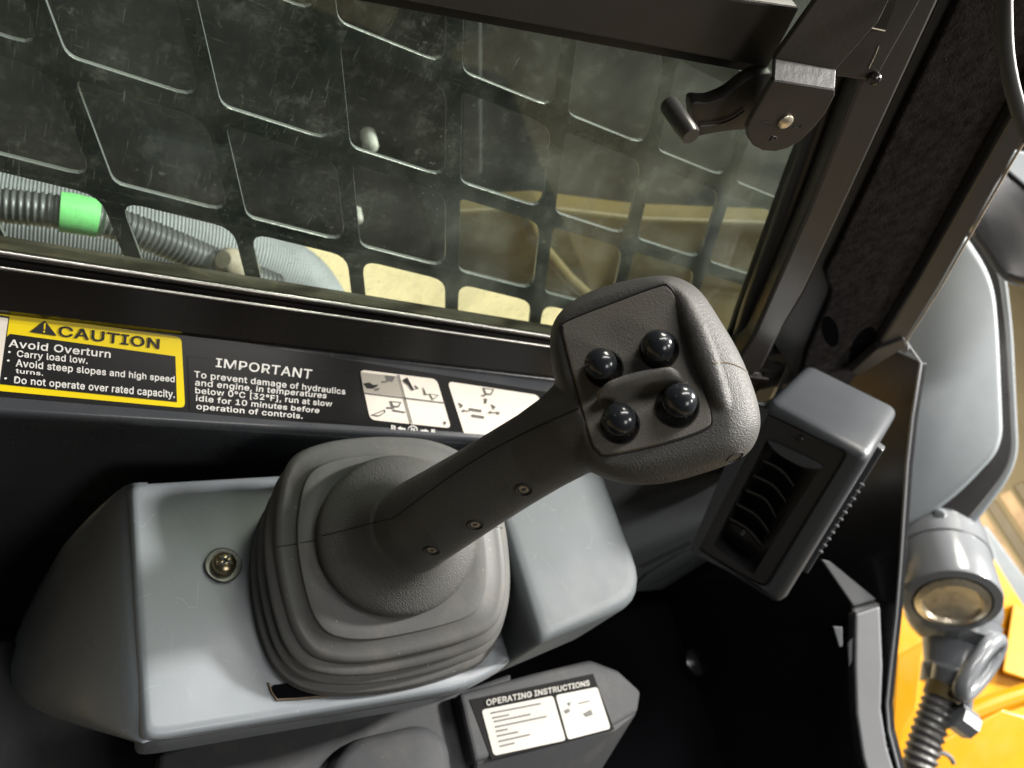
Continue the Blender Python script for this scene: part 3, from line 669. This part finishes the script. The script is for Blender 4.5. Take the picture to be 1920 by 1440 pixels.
# shaft: oval sections; the axis climbs from the dome towards the head
sh = [(756, 1004, .532, .034, .034), (766, 998, .521, .0305, .0305), (778, 989, .510, .0295, .0295), (800, 974, .497, .0286, .0286), (840, 950, .483, .0272, .0282), (900, 913, .468, .0256, .0273), (960, 876, .455, .0247, .0268), (1015, 843, .443, .0242, .0264), (1065, 812, .429, .0248, .0272), (1105, 788, .418, .0275, .0290), (1140, 766, .411, .0280, .0300)]
Pc = [dp(a, b, d) for a, b, d, _, _ in sh]
_, fr_ = frames(Pc)
rings = []
for (a, b, d, ru, rv_), p, (t, u, v) in zip(sh, Pc, fr_):
    # orient: e1 across the picture, e2 towards the eye
    e2 = unit((CP-p)-t*((CP-p)@t)); e1 = np.cross(t, e2)
    if d > .515: t2 = nT; e2 = unit(np.cross(t2, e1)); e1 = np.cross(e2, t2)
    rings.append([p+ru*math.cos(x)*e1+rv_*math.sin(x)*e2 for x in np.linspace(0, 2*math.pi, 40, endpoint=False)])
SV, SF = lofted(rings); GV, GF = add(GV, GF, SV, SF)
# flared dome at the foot of the shaft
cc = TP(746, 1003, 0); du = unit(np.cross(nT, [0, 0, 1])); dv = np.cross(nT, du)
rD = np.linalg.norm(TP(896, 1010)-TP(596, 1006))/2
tip = dp(792, 980, .496)
dome = []
for s, h, k in ((.98, .0002, 0), (1.0, .0025, 0), (1.0, .0055, 0), (.985, .0090, 0), (.955, .0110, .0), (.89, .0130, .01), (.80, .0150, .04), (.71, .0172, .08), (.63, .0202, .15), (.56, .0250, .28), (.505, .033, .50)):
    c0 = cc+nT*h; c0 = c0*(1-k)+(tip-nT*.004)*k
    dome.append([c0+rD*s*(math.cos(x)*du+math.sin(x)*dv) for x in np.linspace(0, 2*math.pi, 48, endpoint=False)])
DV, DF = lofted(dome); GV, GF = add(GV, GF, DV, DF)
grip = obj('grip', GV, GF, M['grip'], joy)
rm = grip.modifiers.new('union', 'REMESH'); rm.mode = 'VOXEL'; rm.voxel_size = .0011; rm.use_smooth_shade = True
sm = grip.modifiers.new('fillet', 'SMOOTH'); sm.factor = .5; sm.iterations = 13
dg = bpy.context.evaluated_depsgraph_get()
nm = bpy.data.meshes.new_from_object(grip.evaluated_get(dg)); grip.modifiers.clear(); nm.name = 'grip'
grip.data = nm; nm.materials.clear(); nm.materials.append(M['grip'])
for p in nm.polygons: p.use_smooth = True
GB = hit(grip, 0, 0); BB = hit(boot, 0, 0)
def on_surface(b, pts, lift=0.0, n=24):
    out = []
    for a, c in spline(pts, n):
        l, nn = cast(b, a, c)
        if l is not None: out.append(l+nn*lift)
    return out
tube('seam', on_surface(GB, [(738, 971), (800, 925), (860, 882), (925, 842), (990, 808), (1040, 785), (1084, 766)], -.0001, 40), .00055, M['seam'], joy, seg=6)
tube('seam', on_surface(GB, [(604, 1004), (650, 993), (700, 980), (738, 971)], -.00015, 16), .0005, M['seam'], joy, seg=6)
tube('seam', on_surface(GB, [(1337, 681), (1362, 680), (1386, 688), (1409, 703)], -.0001, 16), .0005, M['dirt_seam'], joy, seg=6)
tube('seam', on_surface(BB, [(517, 1026), (540, 1022), (570, 1017), (597, 1012)], -.0001, 14), .0004, M['seam'], joy, seg=6)
tube('seam', on_surface(BB, [(905, 985), (925, 987), (942, 990)], -.0001, 8), .0004, M['seam'], joy, seg=6)
for px, py in ((982, 918), (891, 984), (810, 1032)):
    l, nn = cast(GB, px, py)
    if l is None: continue
    hh = lathe('screw_hole', l, nn, [(.0002, -.006), (.0044, -.006), (.0050, .0003), (.0047, .0006), (.0039, -.0004), (.0036, -.0035), (.0002, -.0036)], M['seam'], joy, seg=20)
    lathe('screw_head', l, nn, [(.0002, -.004), (.0035, -.004), (.0034, -.0004), (.0022, .0001), (.0002, -.0003)], M['brass'], hh, seg=14)
l, nn = cast(GB, 1378, 858)
if l is not None:
    hh = lathe('screw_hole', l, nn, [(.0002, -.006), (.0040, -.006), (.0046, .0003), (.0036, -.0004), (.0033, -.004), (.0002, -.0041)], M['blackm'], joy, seg=18)
    lathe('screw_head', l, nn, [(.0002, -.005), (.0028, -.005), (.0027, -.0025), (.0002, -.002)], M['brass'], hh, seg=12)
# switch plate
pp_ = [(1054, 616), (1062, 602), (1150, 567), (1236, 536), (1254, 538), (1268, 560), (1296, 640), (1322, 735), (1335, 782), (1324, 804), (1250, 830), (1142, 853), (1122, 846), (1110, 828), (1084, 738), (1060, 645)]
PO = spline(pp_, 80, True)
plate = prism('switch_plate', [HP(a, b, -.0010) for a, b in scpx(PO, .985)], -nH*.002, M['plate'], joy, bevel=.0003, seg=1)
tube('plate_gap', [HP(a, b, -.0001) for a, b in PO+[PO[0]]], .00075, M['seam'], joy, seg=6)
tube('plate_gap', [HP(a, b, -.0007) for a, b in scpx(PO, .992)[50:78]], .0003, M['dirt_seam'], joy, seg=6)
def button(bx, by, br, cx, cy, cr):
    c = HP(cx, cy, -.001); bz = lathe('button_bezel', c, nH, [(.0005, -.002), (cr, -.002), (cr, .0008), (cr*.95, .0016), (cr*.88, .0014), (cr*.84, .0002), (.0005, .0)], M['bezel'], joy, seg=36)
    r = br/F*.372; h = .0078
    # ball rises along the plate normal from the bezel centre
    cb_ = HP(bx, by, -.001-h)
    prof = [(r*.80, -h+.0004)]+[(r*math.cos(a), r*math.sin(a)) for a in np.linspace(-.62, math.pi/2-.02, 22)]
    lathe('button', cb_, nH, prof, M['ball'], joy, seg=40)
for q in ((1126, 682, 31, 1133, 691, .0098), (1233, 648, 31, 1236, 656, .0099), (1160, 786, 32, 1163, 796, .0099), (1274, 751, 32.5, 1270, 762, .0108)): button(*q)
# divider fin between the buttons
def fin():
    n = 22; base = spline([(1124, 757), (1160, 741), (1200, 729), (1240, 722), (1280, 716)], n); rows = []
    pe = [HP(a, b, -.0008) for a, b in base]; lean = unit(HP(1198, 690)-HP(1204, 735))*.45
    for i in range(n):
        t = i/(n-1); hgt = .0120*min(1, (t+.25)*2.4)*min(1, (1.0-t)*6+.25)
        tg = unit(pe[min(i+1, n-1)]-pe[max(i-1, 0)]); sd = np.cross(nH, tg); th = .0017+.0007*math.sin(math.pi*t)
        prof = [(-th*1.5, 0), (-th, hgt*.6), (-th*.8, hgt*.93), (-th*.3, hgt), (th*.3, hgt), (th*.8, hgt*.93), (th, hgt*.6), (th*1.5, 0)]
        rows.append([pe[i]+sd*a+nH*b+lean*b for a, b in prof])
    return lofted(rows)
V, Fs = fin(); obj('divider_fin', V, Fs, M['fin'], joy, smooth=True, angle=60)

# ================================================================== trim panel, vent, footwell
trim = thing('trim_panel', (.5, .29, 1.05), 'grey moulded trim panel between the armrest and the air vent', 'trim panel')
tp1 = [oy(a, b, .31) for a, b in ((1000, 860), (1330, 800), (1420, 900), (1400, 1000), (1300, 1030), (1190, 1090), (1060, 1110))]
prism('upper_panel', tp1, (0, .02, 0), M['trim'], trim, bevel=.002)
q = [oy(1190, 1085, .31), oy(1300, 1028, .31), oz(1335, 1040, oy(1320, 1040, .31)[2]-.004), oz(1215, 1110, oy(1200, 1110, .31)[2]-.004)]
tp2 = [oy(a, b, .305) for a, b in ((1180, 1108), (1212, 1080), (1300, 1026), (1420, 1000), (1480, 1130), (1345, 1112), (1290, 1100), (1212, 1140), (1100, 1230))]
prism('lower_panel', tp2, (0, .02, 0), M['trim'], trim, bevel=.004)

for q in (((1205, 1066), (1250, 1044), (1300, 1020)), ((1216, 1100), (1262, 1076), (1300, 1052))):
    tube('crease', [oy(a, b, .3045) for a, b in q], .0022, M['trim'], trim, seg=8)
VK = 1.13; VO = CP+(np.array([.5083, .2592, 1.2825])-CP)*VK; VS = np.array([.165, .0886, .1564])*VK; VA = np.array([[.1052, .4775, .8723], [-.3834, -.7898, .4787], [-.9176, .3848, -.1]])
va, vb_, vc = VA[:, 0], VA[:, 1], VA[:, 2]
ven = thing('air_vent', VO, 'boxy dark grey cab air vent with five curved louvres and a thumb tab', 'air vent')
vbx = [VO+va*VS[0]*a+vb_*VS[1]*b+vc*VS[2]*c for a, b, c in ((0, 0, 0), (0, 1, 0), (1, 1, 0), (1, 0, 0))]
def VP(px, py, h=0.0): return pl(px, py, VO+vc*h, vc)
def shell():
    n = 7
    def rg(ins, h): 
        pts = [VO+va*a+vb_*b+vc*h for a, b in ((ins, ins), (ins, VS[1]-ins), (VS[0]-ins, VS[1]-ins), (VS[0]-ins, ins))]
        return rounded(pts, max(.012-ins, .004), n)
    def op(h, g=0): return rounded([VP(a, b, h)+0 for a, b in ((1420, 795), (1552, 866), (1412, 1092), (1322, 1022))], .003, n)
    bez = lambda h, s: rounded([VP(a, b, h) for a, b in ((1412-s, 762-s), (1592+s, 848), (1436+s, 1104+s), (1296-s, 1030+s))], .008, n)
    return lofted([rg(.002, VS[2]*.8), rg(0, VS[2]*.8-.004), rg(0, .012), rg(.0012, .006), rg(.0035, .002), rg(.008, 0), bez(0, 4), bez(.0004, 0), bez(.004, -3)], True, False)
V, Fs = shell(); obj('housing', V, Fs, M['vent'], ven, smooth=True, angle=60)
bezp = rounded([VP(a, b, .002) for a, b in ((1415, 766), (1587, 849), (1434, 1098), (1300, 1028))], .006, 6)
openp = rounded([VP(a, b, .002) for a, b in ((1437, 826), (1537, 878), (1412, 1078), (1336, 1022))], .003, 6)
n = len(bezp)
V = bezp+openp+[p+vc*.025 for p in openp]; Fs = [[i, (i+1) % n, n+(i+1) % n, n+i] for i in range(n)]+[[n+i, n+(i+1) % n, 2*n+(i+1) % n, 2*n+i] for i in range(n)]+[[2*n+i for i in range(n)]]
obj('bezel', V, Fs, M['ventblk'], ven, smooth=True, angle=40)
V, Fs = tube_vf([VP(a, b, .0012) for a, b in ((1433, 768), (1588, 846), (1594, 856), (1590, 866), (1440, 1102))], .0012, 8); obj('bezel_rim', V, Fs, M['vent'], ven, smooth=True)
for (x0, y0), (xm, ym), (x1, y1) in (((1432, 862), (1466, 880), (1490, 910)), ((1413, 890), (1450, 908), (1474, 938)), ((1399, 917), (1436, 935), (1456, 968)), ((1382, 943), (1419, 965), (1443, 996)), ((1368, 970), (1402, 990), (1428, 1020))):
    rows = []
    for a, b in spline([(x0, y0), (xm, ym), (x1, y1)], 10):
        p = VP(a, b, .007); rows.append([p, p+va*.0022, p+va*.0145+vc*.016, p+va*.0125+vc*.016])
    V, Fs = lofted(rows); obj('louvre', V, Fs, M['slat'], ven, smooth=True, angle=50)
th_ = spline([(1440, 826), (1462, 834), (1500, 852), (1540, 874), (1530, 880), (1500, 874), (1466, 856), (1446, 838)], 30, True)
prism('thumb_tab', [VP(a, b, -.0005) for a, b in th_], vc*.012, M['vent'], ven, smooth=True, bevel=.001)
lathe('louvre_pin', VP(1392, 1000, .004), -vc, [(.0003, -.01), (.0016, -.01), (.0018, .002), (.0003, .003)], M['vent'], ven, seg=10)
cross_screw('screw', VP(1500, 822, .0015), -vc, .0034, M['ventblk'], ven)
# backplate with the row of little teeth behind the housing
bk = VO+vb_*(VS[1]-.003)+vc*.052
prism('backplate', [bk-va*-.010, bk+vb_*.009-va*-.012, bk+vb_*.009+va*.168, bk+va*.168], vc*.012, M['vent'], ven, bevel=.0015)
for k in range(11):
    p = bk+vb_*.0095+va*(.052+.0085*k); lathe('tooth', p, vb_, [(.0002, -.003), (.0014, -.003), (.0012, .0008), (.0002, .0014)], M['steel'], ven, seg=8)

# front kick plate (black) and its right-hand edge
kp = thing('kick_plate', (.8, .2, 1.0), 'tall glossy black steel side plate at the front opening right of the vent', 'side plate')
up = [oy(a, b, .37) for a, b in ((1480, 650), (1640, 655), (1698, 636), (1728, 680))]
xk = up[3][0]
def KX(a, b): return ox(a, b, xk)
lowp = [(1728, 680), (1712, 780), (1702, 870), (1696, 960), (1690, 1050), (1682, 1150), (1670, 1260), (1664, 1320), (1668, 1370), (1686, 1440), (1720, 1560), (900, 1560), (900, 900), (1480, 660), (1640, 640)]
prism('plate_sheet', [KX(a, b) for a, b in lowp], (.012, 0, 0), M['black'], kp, bevel=.001)
tube('plate_edge', [KX(a, b)-np.array([.0006, 0, 0]) for a, b in ((1698, 640), (1727, 681), (1711, 781), (1701, 870), (1695, 960), (1689, 1050), (1681, 1150), (1669, 1260), (1663, 1320), (1667, 1370), (1685, 1440), (1719, 1560))], .0018, M['steel'], kp, seg=8)
tube('plate_rivet', [KX(1700, 655), KX(1700, 655)-np.array([.004, 0, 0])], .005, M['steel'], kp)
for a, b in ((1656, 1377), (1659, 1393), (1663, 1405)): lathe('water_drop', KX(a, b), (-1, 0, 0), [(.0002, -.001), (.004, -.001), (.003, .002), (.0002, .003)], M['cylpaint'], kp, seg=10)
sl = thing('door_sill', (.74, .1, .9), 'glossy grey steel sill strip bent along the dark footwell', 'door sill')
XS = xk-.03
sn_ = unit([-.50, -.30, .80]); sp0 = ox(1628, 1140, XS)
def SX(a, b, o=0): return pl(a, b, sp0-sn_*o, sn_)
prism('sill_face', [SX(a, b) for a, b in ((1604, 1150), (1651, 1135), (1656, 1250), (1653, 1330), (1664, 1400), (1694, 1500), (1640, 1500), (1618, 1420), (1606, 1340), (1603, 1250))], -sn_*.02, M['steel'], sl, bevel=.003, seg=3)
prism('sill_top', [SX(1604, 1149, -.0005), SX(1651, 1134, -.0005), SX(1640, 1126, .02), SX(1600, 1136, .02)], -sn_*.008, M['steel'], sl, bevel=.001)
prism('sill_brace', [SX(a, b, .012) for a, b in ((1540, 1048), (1556, 1052), (1644, 1124), (1602, 1138))], -sn_*.006, M['steel'], sl, bevel=.0015)
prism('sill_tab', [SX(a, b, .004) for a, b in ((1562, 1174), (1580, 1176), (1580, 1212), (1574, 1214))], -sn_*.004, M['vent'], sl, bevel=.001)
prism('sill_tab', [SX(a, b, .004) for a, b in ((1590, 1208), (1600, 1194), (1598, 1240), (1592, 1252))], -sn_*.004, M['vent'], sl, bevel=.001)

# seat-side box with the operating instructions
ZB = 1.0
box = thing('instruction_box', (.42, .1, .97), 'dark moulded box below the console with a white operating instructions label', 'box')
def B(a, b, h=0): return oz(a, b, ZB+h)
bx = [B(a, b) for a, b in ((860, 1300), (1000, 1262), (1108, 1236), (1160, 1256), (1203, 1296), (1197, 1335), (1150, 1362), (925, 1420), (890, 1430))]
prism('box_lid', bx, (0, 0, -.03), M['boxdark'], box, bevel=.004, seg=3)
fr0 = [B(890, 1428, -.002), B(1150, 1364, -.002), oz(1196, 1336, ZB-.002), oz(1120, 1460, ZB-.06), oz(880, 1560, ZB-.06)]
prism('box_front', fr0, (.0, .03, -.005), M['boxdark'], box, bevel=.003)
prism('label_backing', [B(a, b, .0005) for a, b in ((880, 1312), (1112, 1263), (1152, 1368), (922, 1424))], (0, 0, -.001), M['label_matt'], box)
ol = prism('instruction_label', rounded([B(a, b, .0012) for a, b in ((903, 1331), (1037, 1304.5), (1061, 1388), (926, 1417))], .003), (0, 0, -.0006), M['paper'], box)
prism('instruction_label', rounded([B(a, b, .0012) for a, b in ((1042, 1303.5), (1120, 1288), (1145, 1366), (1065, 1387))], .003), (0, 0, -.0006), M['paper'], box)
text('OPERATING INSTRUCTIONS', [B(a, b, .0014) for a, b in ((911, 1312), (1104.5, 1275), (1106, 1285.5), (912, 1324))], M['paper'], box, np.array([0, 0, 1.]), .02)
for (a, b), (c, d) in (((921, 1337), (1014, 1319)), ((924, 1346), (955, 1340)), ((927, 1353), (995, 1339)), ((929, 1363), (1025, 1343)), ((931, 1371), (952, 1367)), ((933, 1380), (972, 1372)), ((936, 1390), (994, 1377)), ((938, 1399), (965, 1393))):
    prism('print_line', [B(a, b-1.5, .0018), B(c, d-1.5, .0018), B(c, d+1.5, .0018), B(a, b+1.5, .0018)], (0, 0, -.0004), M['greyink'], ol)
for pg in (((1058, 1332), (1066, 1328), (1070, 1334), (1062, 1338)), ((1064, 1318), (1071, 1316), (1068, 1324)), ((1094, 1338), (1108, 1330), (1112, 1340), (1100, 1344)), ((1085, 1318), (1106, 1313), (1106, 1315), (1086, 1320))):
    prism('print_mark', [B(a, b, .0018) for a, b in pg], (0, 0, -.0004), M['greyink'], ol)
# moulded seat pedestal at the bottom left
ped = thing('seat_pedestal', (.2, .05, .82), 'dark grey moulded pedestal below the console with a low rounded bulge', 'seat pedestal')
ZP = .90
prism('pedestal_top', [oz(a, b, ZP) for a, b in ((-300, 1180), (20, 1200), (300, 1250), (900, 1200), (930, 1440), (940, 1600), (-300, 1700))], (0, 0, -.05), M['boxdark'], ped, bevel=.004)
ZS = .985
prism('pedestal_shelf', [oz(a, b, ZS) for a, b in ((300, 1412), (420, 1372), (880, 1290), (960, 1262), (940, 1600), (280, 1600))], (0, 0, -.02), M['boxdark'], ped, bevel=.003)
bul = rounded([oz(a, b, ZS) for a, b in ((590, 1470), (640, 1392), (790, 1358), (838, 1392), (845, 1600), (590, 1620))], [.02, .03, .03, .03, .02, .02], 6)
cbm = np.mean(bul, axis=0)
V, Fs = lofted([[p-np.array([0, 0, .01]) for p in bul], bul, [cbm+(p-cbm)*.97+np.array([0, 0, .006]) for p in bul], [cbm+(p-cbm)*.90+np.array([0, 0, .011]) for p in bul], [cbm+(p-cbm)*.78+np.array([0, 0, .013]) for p in bul]])
obj('bulge', V, Fs, M['boxdark'], ped, smooth=True, angle=60)
# faint pedal bolt deep in the footwell
pb = thing('footwell_bolt', oz(1300, 1245, .76), 'barely visible bolt deep in the black footwell', 'bolt')
lathe('bolt_head', oz(1300, 1245, .73), (0, 0, 1), [(.001, -.01), (.02, -.01), (.02, .008), (.010, .012), (.001, .012)], M['black'], pb, seg=16)

# ================================================================== outside, right of the cab
lpn = thing('loader_crossmember', dp(1790, 720, 1.15), 'large light grey loader crossmember with a dark rubber rim beyond the pillar', 'crossmember')  # this panel is the loader's crossmember
vn = unit(CP-dp(1790, 720, 1.15)); nP = unit(vn+.35*np.array([0, 0, 1])-.15*np.array([1, 0, 0]))
p0 = dp(1790, 720, 1.15)
def QP(a, b, h=0): return pl(a, b, p0+nP*h, nP)
rim = [(1560, 560), (1790, 380), (1886, 500), (1900, 620), (1911, 850), (1893, 898), (1820, 996), (1690, 1060), (1560, 1060)]
gro = [(1560, 560), (1790, 385), (1876, 505), (1890, 620), (1902, 845), (1886, 890), (1812, 984), (1690, 1050), (1560, 1050)]
fac = [(1560, 560), (1780, 395), (1862, 520), (1872, 620), (1880, 815), (1868, 852), (1790, 935), (1690, 1000), (1560, 1010)]
prism('panel_rim', rounded([QP(a, b, 0) for a, b in rim], .03), -nP*.03, M['greypaint'], lpn, bevel=.003)
prism('rubber_rim', rounded([QP(a, b, .003) for a, b in gro], .03), -nP*.03, M['darkcast'], lpn, bevel=.003)
V, Fs = lofted([rounded([QP(a, b, h) for a, b in scpx(fac, s)], .05, 8) for s, h in ((1.0, .0), (1.0, .006), (.985, .012), (.95, .014))])
obj('panel_face', V, Fs, M['greypaint'], lpn, smooth=True, angle=60)
wl_ = thing('work_light', dp(1880, 440, 1.0), 'dark grey rounded work light housing at the right edge of the picture', 'work light')
hl = [(1816, 432), (1828, 390), (1850, 340), (1900, 290), (1990, 280), (2020, 400), (2000, 500), (1940, 536), (1900, 534), (1872, 515), (1842, 470)]
def lring(s, d): return [dp(a, b, d) for a, b in spline(scpx(hl, s), 40, True)]
V, Fs = lofted([lring(.80, .955), lring(.90, .958), lring(.97, .966), lring(1.0, .98), lring(1.0, 1.02), lring(.9, 1.06)])
obj('housing', V, Fs, M['darkcast'], wl_, smooth=True, angle=50)
prism('light_bracket', [dp(a, b, .95) for a, b in ((1885, 318), (1925, 352), (1990, 420), (1990, 300), (1900, 280))], D(1900, 330)*.02, M['greypaint'], wl_, bevel=.003)

cyl = thing('lift_cylinder', dp(1770, 1060, 1.2), 'grey painted hydraulic cylinder with a bright end ring in front of the yellow machine', 'hydraulic cylinder')
ca, cb2 = dp(1740, 950, 1.22), dp(1785, 1128, 1.07)
cax = unit(cb2-ca); L_ = np.linalg.norm(cb2-ca); rc = .064
lathe('barrel', ca, cax, [(.002, -.05), (rc*.86, -.05), (rc*.9, L_*.10), (rc*.98, L_*.12), (rc, L_*.16), (rc, L_*.38), (rc*1.04, L_*.39), (rc*1.04, L_*.60), (rc*1.0, L_*.61), (rc*1.0, L_*.97), (rc*.97, L_), (rc*.80, L_*1.01), (rc*.76, L_*.985), (.002, L_*.98)], M['cylpaint'], cyl, seg=40, angle=30)
lathe('end_ring', cb2, cax, [(.002, -.006), (rc*.74, -.006), (rc*.74, .003), (rc*.60, .006), (rc*.55, .001), (.002, 0)], M['pin'], cyl, seg=32, angle=30)
for a, b, r in ((1766, 1040, .009), (1790, 1032, .005), (1762, 966, .011)):
    lathe('fitting', dp(a, b, 1.12), unit(CP-dp(a, b, 1.12)), [(.0005, -.05), (r, -.05), (r, .0), (r*.6, r*.7), (.0005, r*.8)], M['cylpaint'], cyl, seg=14)
bv_ = dp(1785, 1140, 1.15); lathe('lower_body', bv_-cax*.055, cax, [(.066*math.sin(a)+.0005, .055-.055*math.cos(a)) for a in np.linspace(.02, math.pi-.02, 18)], M['cylpaint'], cyl, seg=30)
lathe('neck', dp(1790, 1160, 1.15), dp(1775, 1290, 1.12)-dp(1790, 1160, 1.15), [(.002, 0), (.062, 0), (.058, .02), (.040, .035), (.034, .07), (.036, .075), (.036, .10), (.002, .10)], M['cylpaint'], cyl, seg=30, angle=30)
ec = dp(1838, 1250, 1.08)
eyp = [ec+MC@np.array([.040*math.cos(a)*.9-.012*math.sin(a), -.030*math.cos(a)*.55+.030*math.sin(a), .02*math.cos(a)]) for a in np.linspace(0, 2*math.pi, 37)]
tube('lifting_eye', eyp, .0115, M['cylpaint'], cyl, seg=12)
tube('eye_rod', [dp(1812, 1262, 1.08), dp(1810, 1310, 1.08), dp(1806, 1350, 1.08)], .010, M['cylpaint'], cyl)
lathe('rod_nut', dp(1806, 1352, 1.07), unit(dp(1830, 1370, 1.07)-dp(1806, 1352, 1.07)), [(.001, -.015), (.020, -.015), (.020, .012), (.012, .016), (.001, .016)], M['cylpaint'], cyl, seg=8, angle=20)
ch = thing('corrugated_hose', dp(1740, 1400, 1.08), 'dark ribbed hose with a yellow collar hanging below the grey cylinder', 'hose')
P, rad = corrug([dp(1768, 1290, 1.10), dp(1752, 1340, 1.09), dp(1735, 1390, 1.08), dp(1722, 1440, 1.07), dp(1715, 1500, 1.06)], .021, .011, .002, 90)
V, Fs = tube_vf(P, rad, 16); obj('hose_body', V, Fs, M['hose'], ch, smooth=True, angle=80)
tube('hose_collar', [dp(1776, 1288, 1.10), dp(1768, 1312, 1.095)], .027, M['shaded_yellow'], ch, seg=20, angle=30)
tube('hose_collar', [dp(1784, 1250, 1.10), dp(1778, 1285, 1.10)], .024, M['cylpaint'], ch, seg=20, angle=30)

bk_ = thing('yellow_bucket', dp(1800, 1350, 1.5), 'bright yellow bucket plates below the grey cylinder at the lower right', 'bucket')
def yp(name, px, d, ext=.03, m='mustard', **k): return prism(name, [dp(a, b, dd) for a, b, dd in px], D(1800, 1300)*ext, M[m], bk_, bevel=.004, **k)
yp('back_plate', ((1560, 1100, 1.6), (1840, 1010, 1.62), (1960, 1200, 1.55), (1990, 1560, 1.42), (1560, 1560, 1.42)), 1)
yp('side_plate', ((1900, 1130, 1.55), (2000, 1180, 1.55), (2000, 1300, 1.5), (1880, 1260, 1.5)), 1)
yp('lower_plate', ((1700, 1420, 1.30), (1880, 1330, 1.32), (1990, 1360, 1.32), (1990, 1560, 1.26), (1690, 1560, 1.26)), 1)
tube('cross_tube', [dp(1815, 1340, 1.34), dp(1870, 1318, 1.34), dp(1990, 1280, 1.34)], .017, M['mustard'], bk_)
yp('gusset', ((1680, 1230, 1.4), (1735, 1200, 1.4), (1720, 1330, 1.36), (1668, 1420, 1.34)), 1)
hk = [dp(1755+24*math.cos(a)+10, 1440+28*math.sin(a), 1.15) for a in np.linspace(math.pi*.95, math.pi*1.9, 16)]
tag(tube('wire_hook', hk, .0035, M['steel'], seg=8), 'thin grey wire hook in front of the yellow bucket at the bottom edge', 'hook')
gb = tag(prism('grey_bar', [dp(a, b, d) for a, b, d in ((1815, 990, 2.0), (1850, 985, 2.0), (2000, 1190, 1.9), (2000, 1290, 1.9), (1940, 1240, 1.9))], D(1880, 1100)*.03, M['greypaint'], bevel=.006), 'flat grey bar lying between the wooden boards and the yellow bucket', 'bar')
for k in range(5):
    x0, y0 = 1850+k*26, 905+k*4
    bd = prism('board', [dp(x0-30, y0+60-k*22, 2.9), dp(x0-8, y0+50-k*22, 2.9), dp(x0+170, y0+320-k*22, 2.7), dp(x0+144, y0+330-k*22, 2.7)], D(1900, 1000)*.05, M['wood' if k % 2 == 0 else 'shaded_yellow'], bevel=.006)  # every other board is yellow, standing for yellow reflected on the wood
    tag(bd, ['brown wooden board nearest the grey bar at the right edge', 'wooden board coloured with the yellow reflection, second from the grey bar', 'brown wooden board in the middle of the row at the right edge', 'wooden board coloured with the yellow reflection, second from the crossmember corner', 'brown wooden board nearest the fender corner'][k], 'board', 'boards lying on the floor at the right')
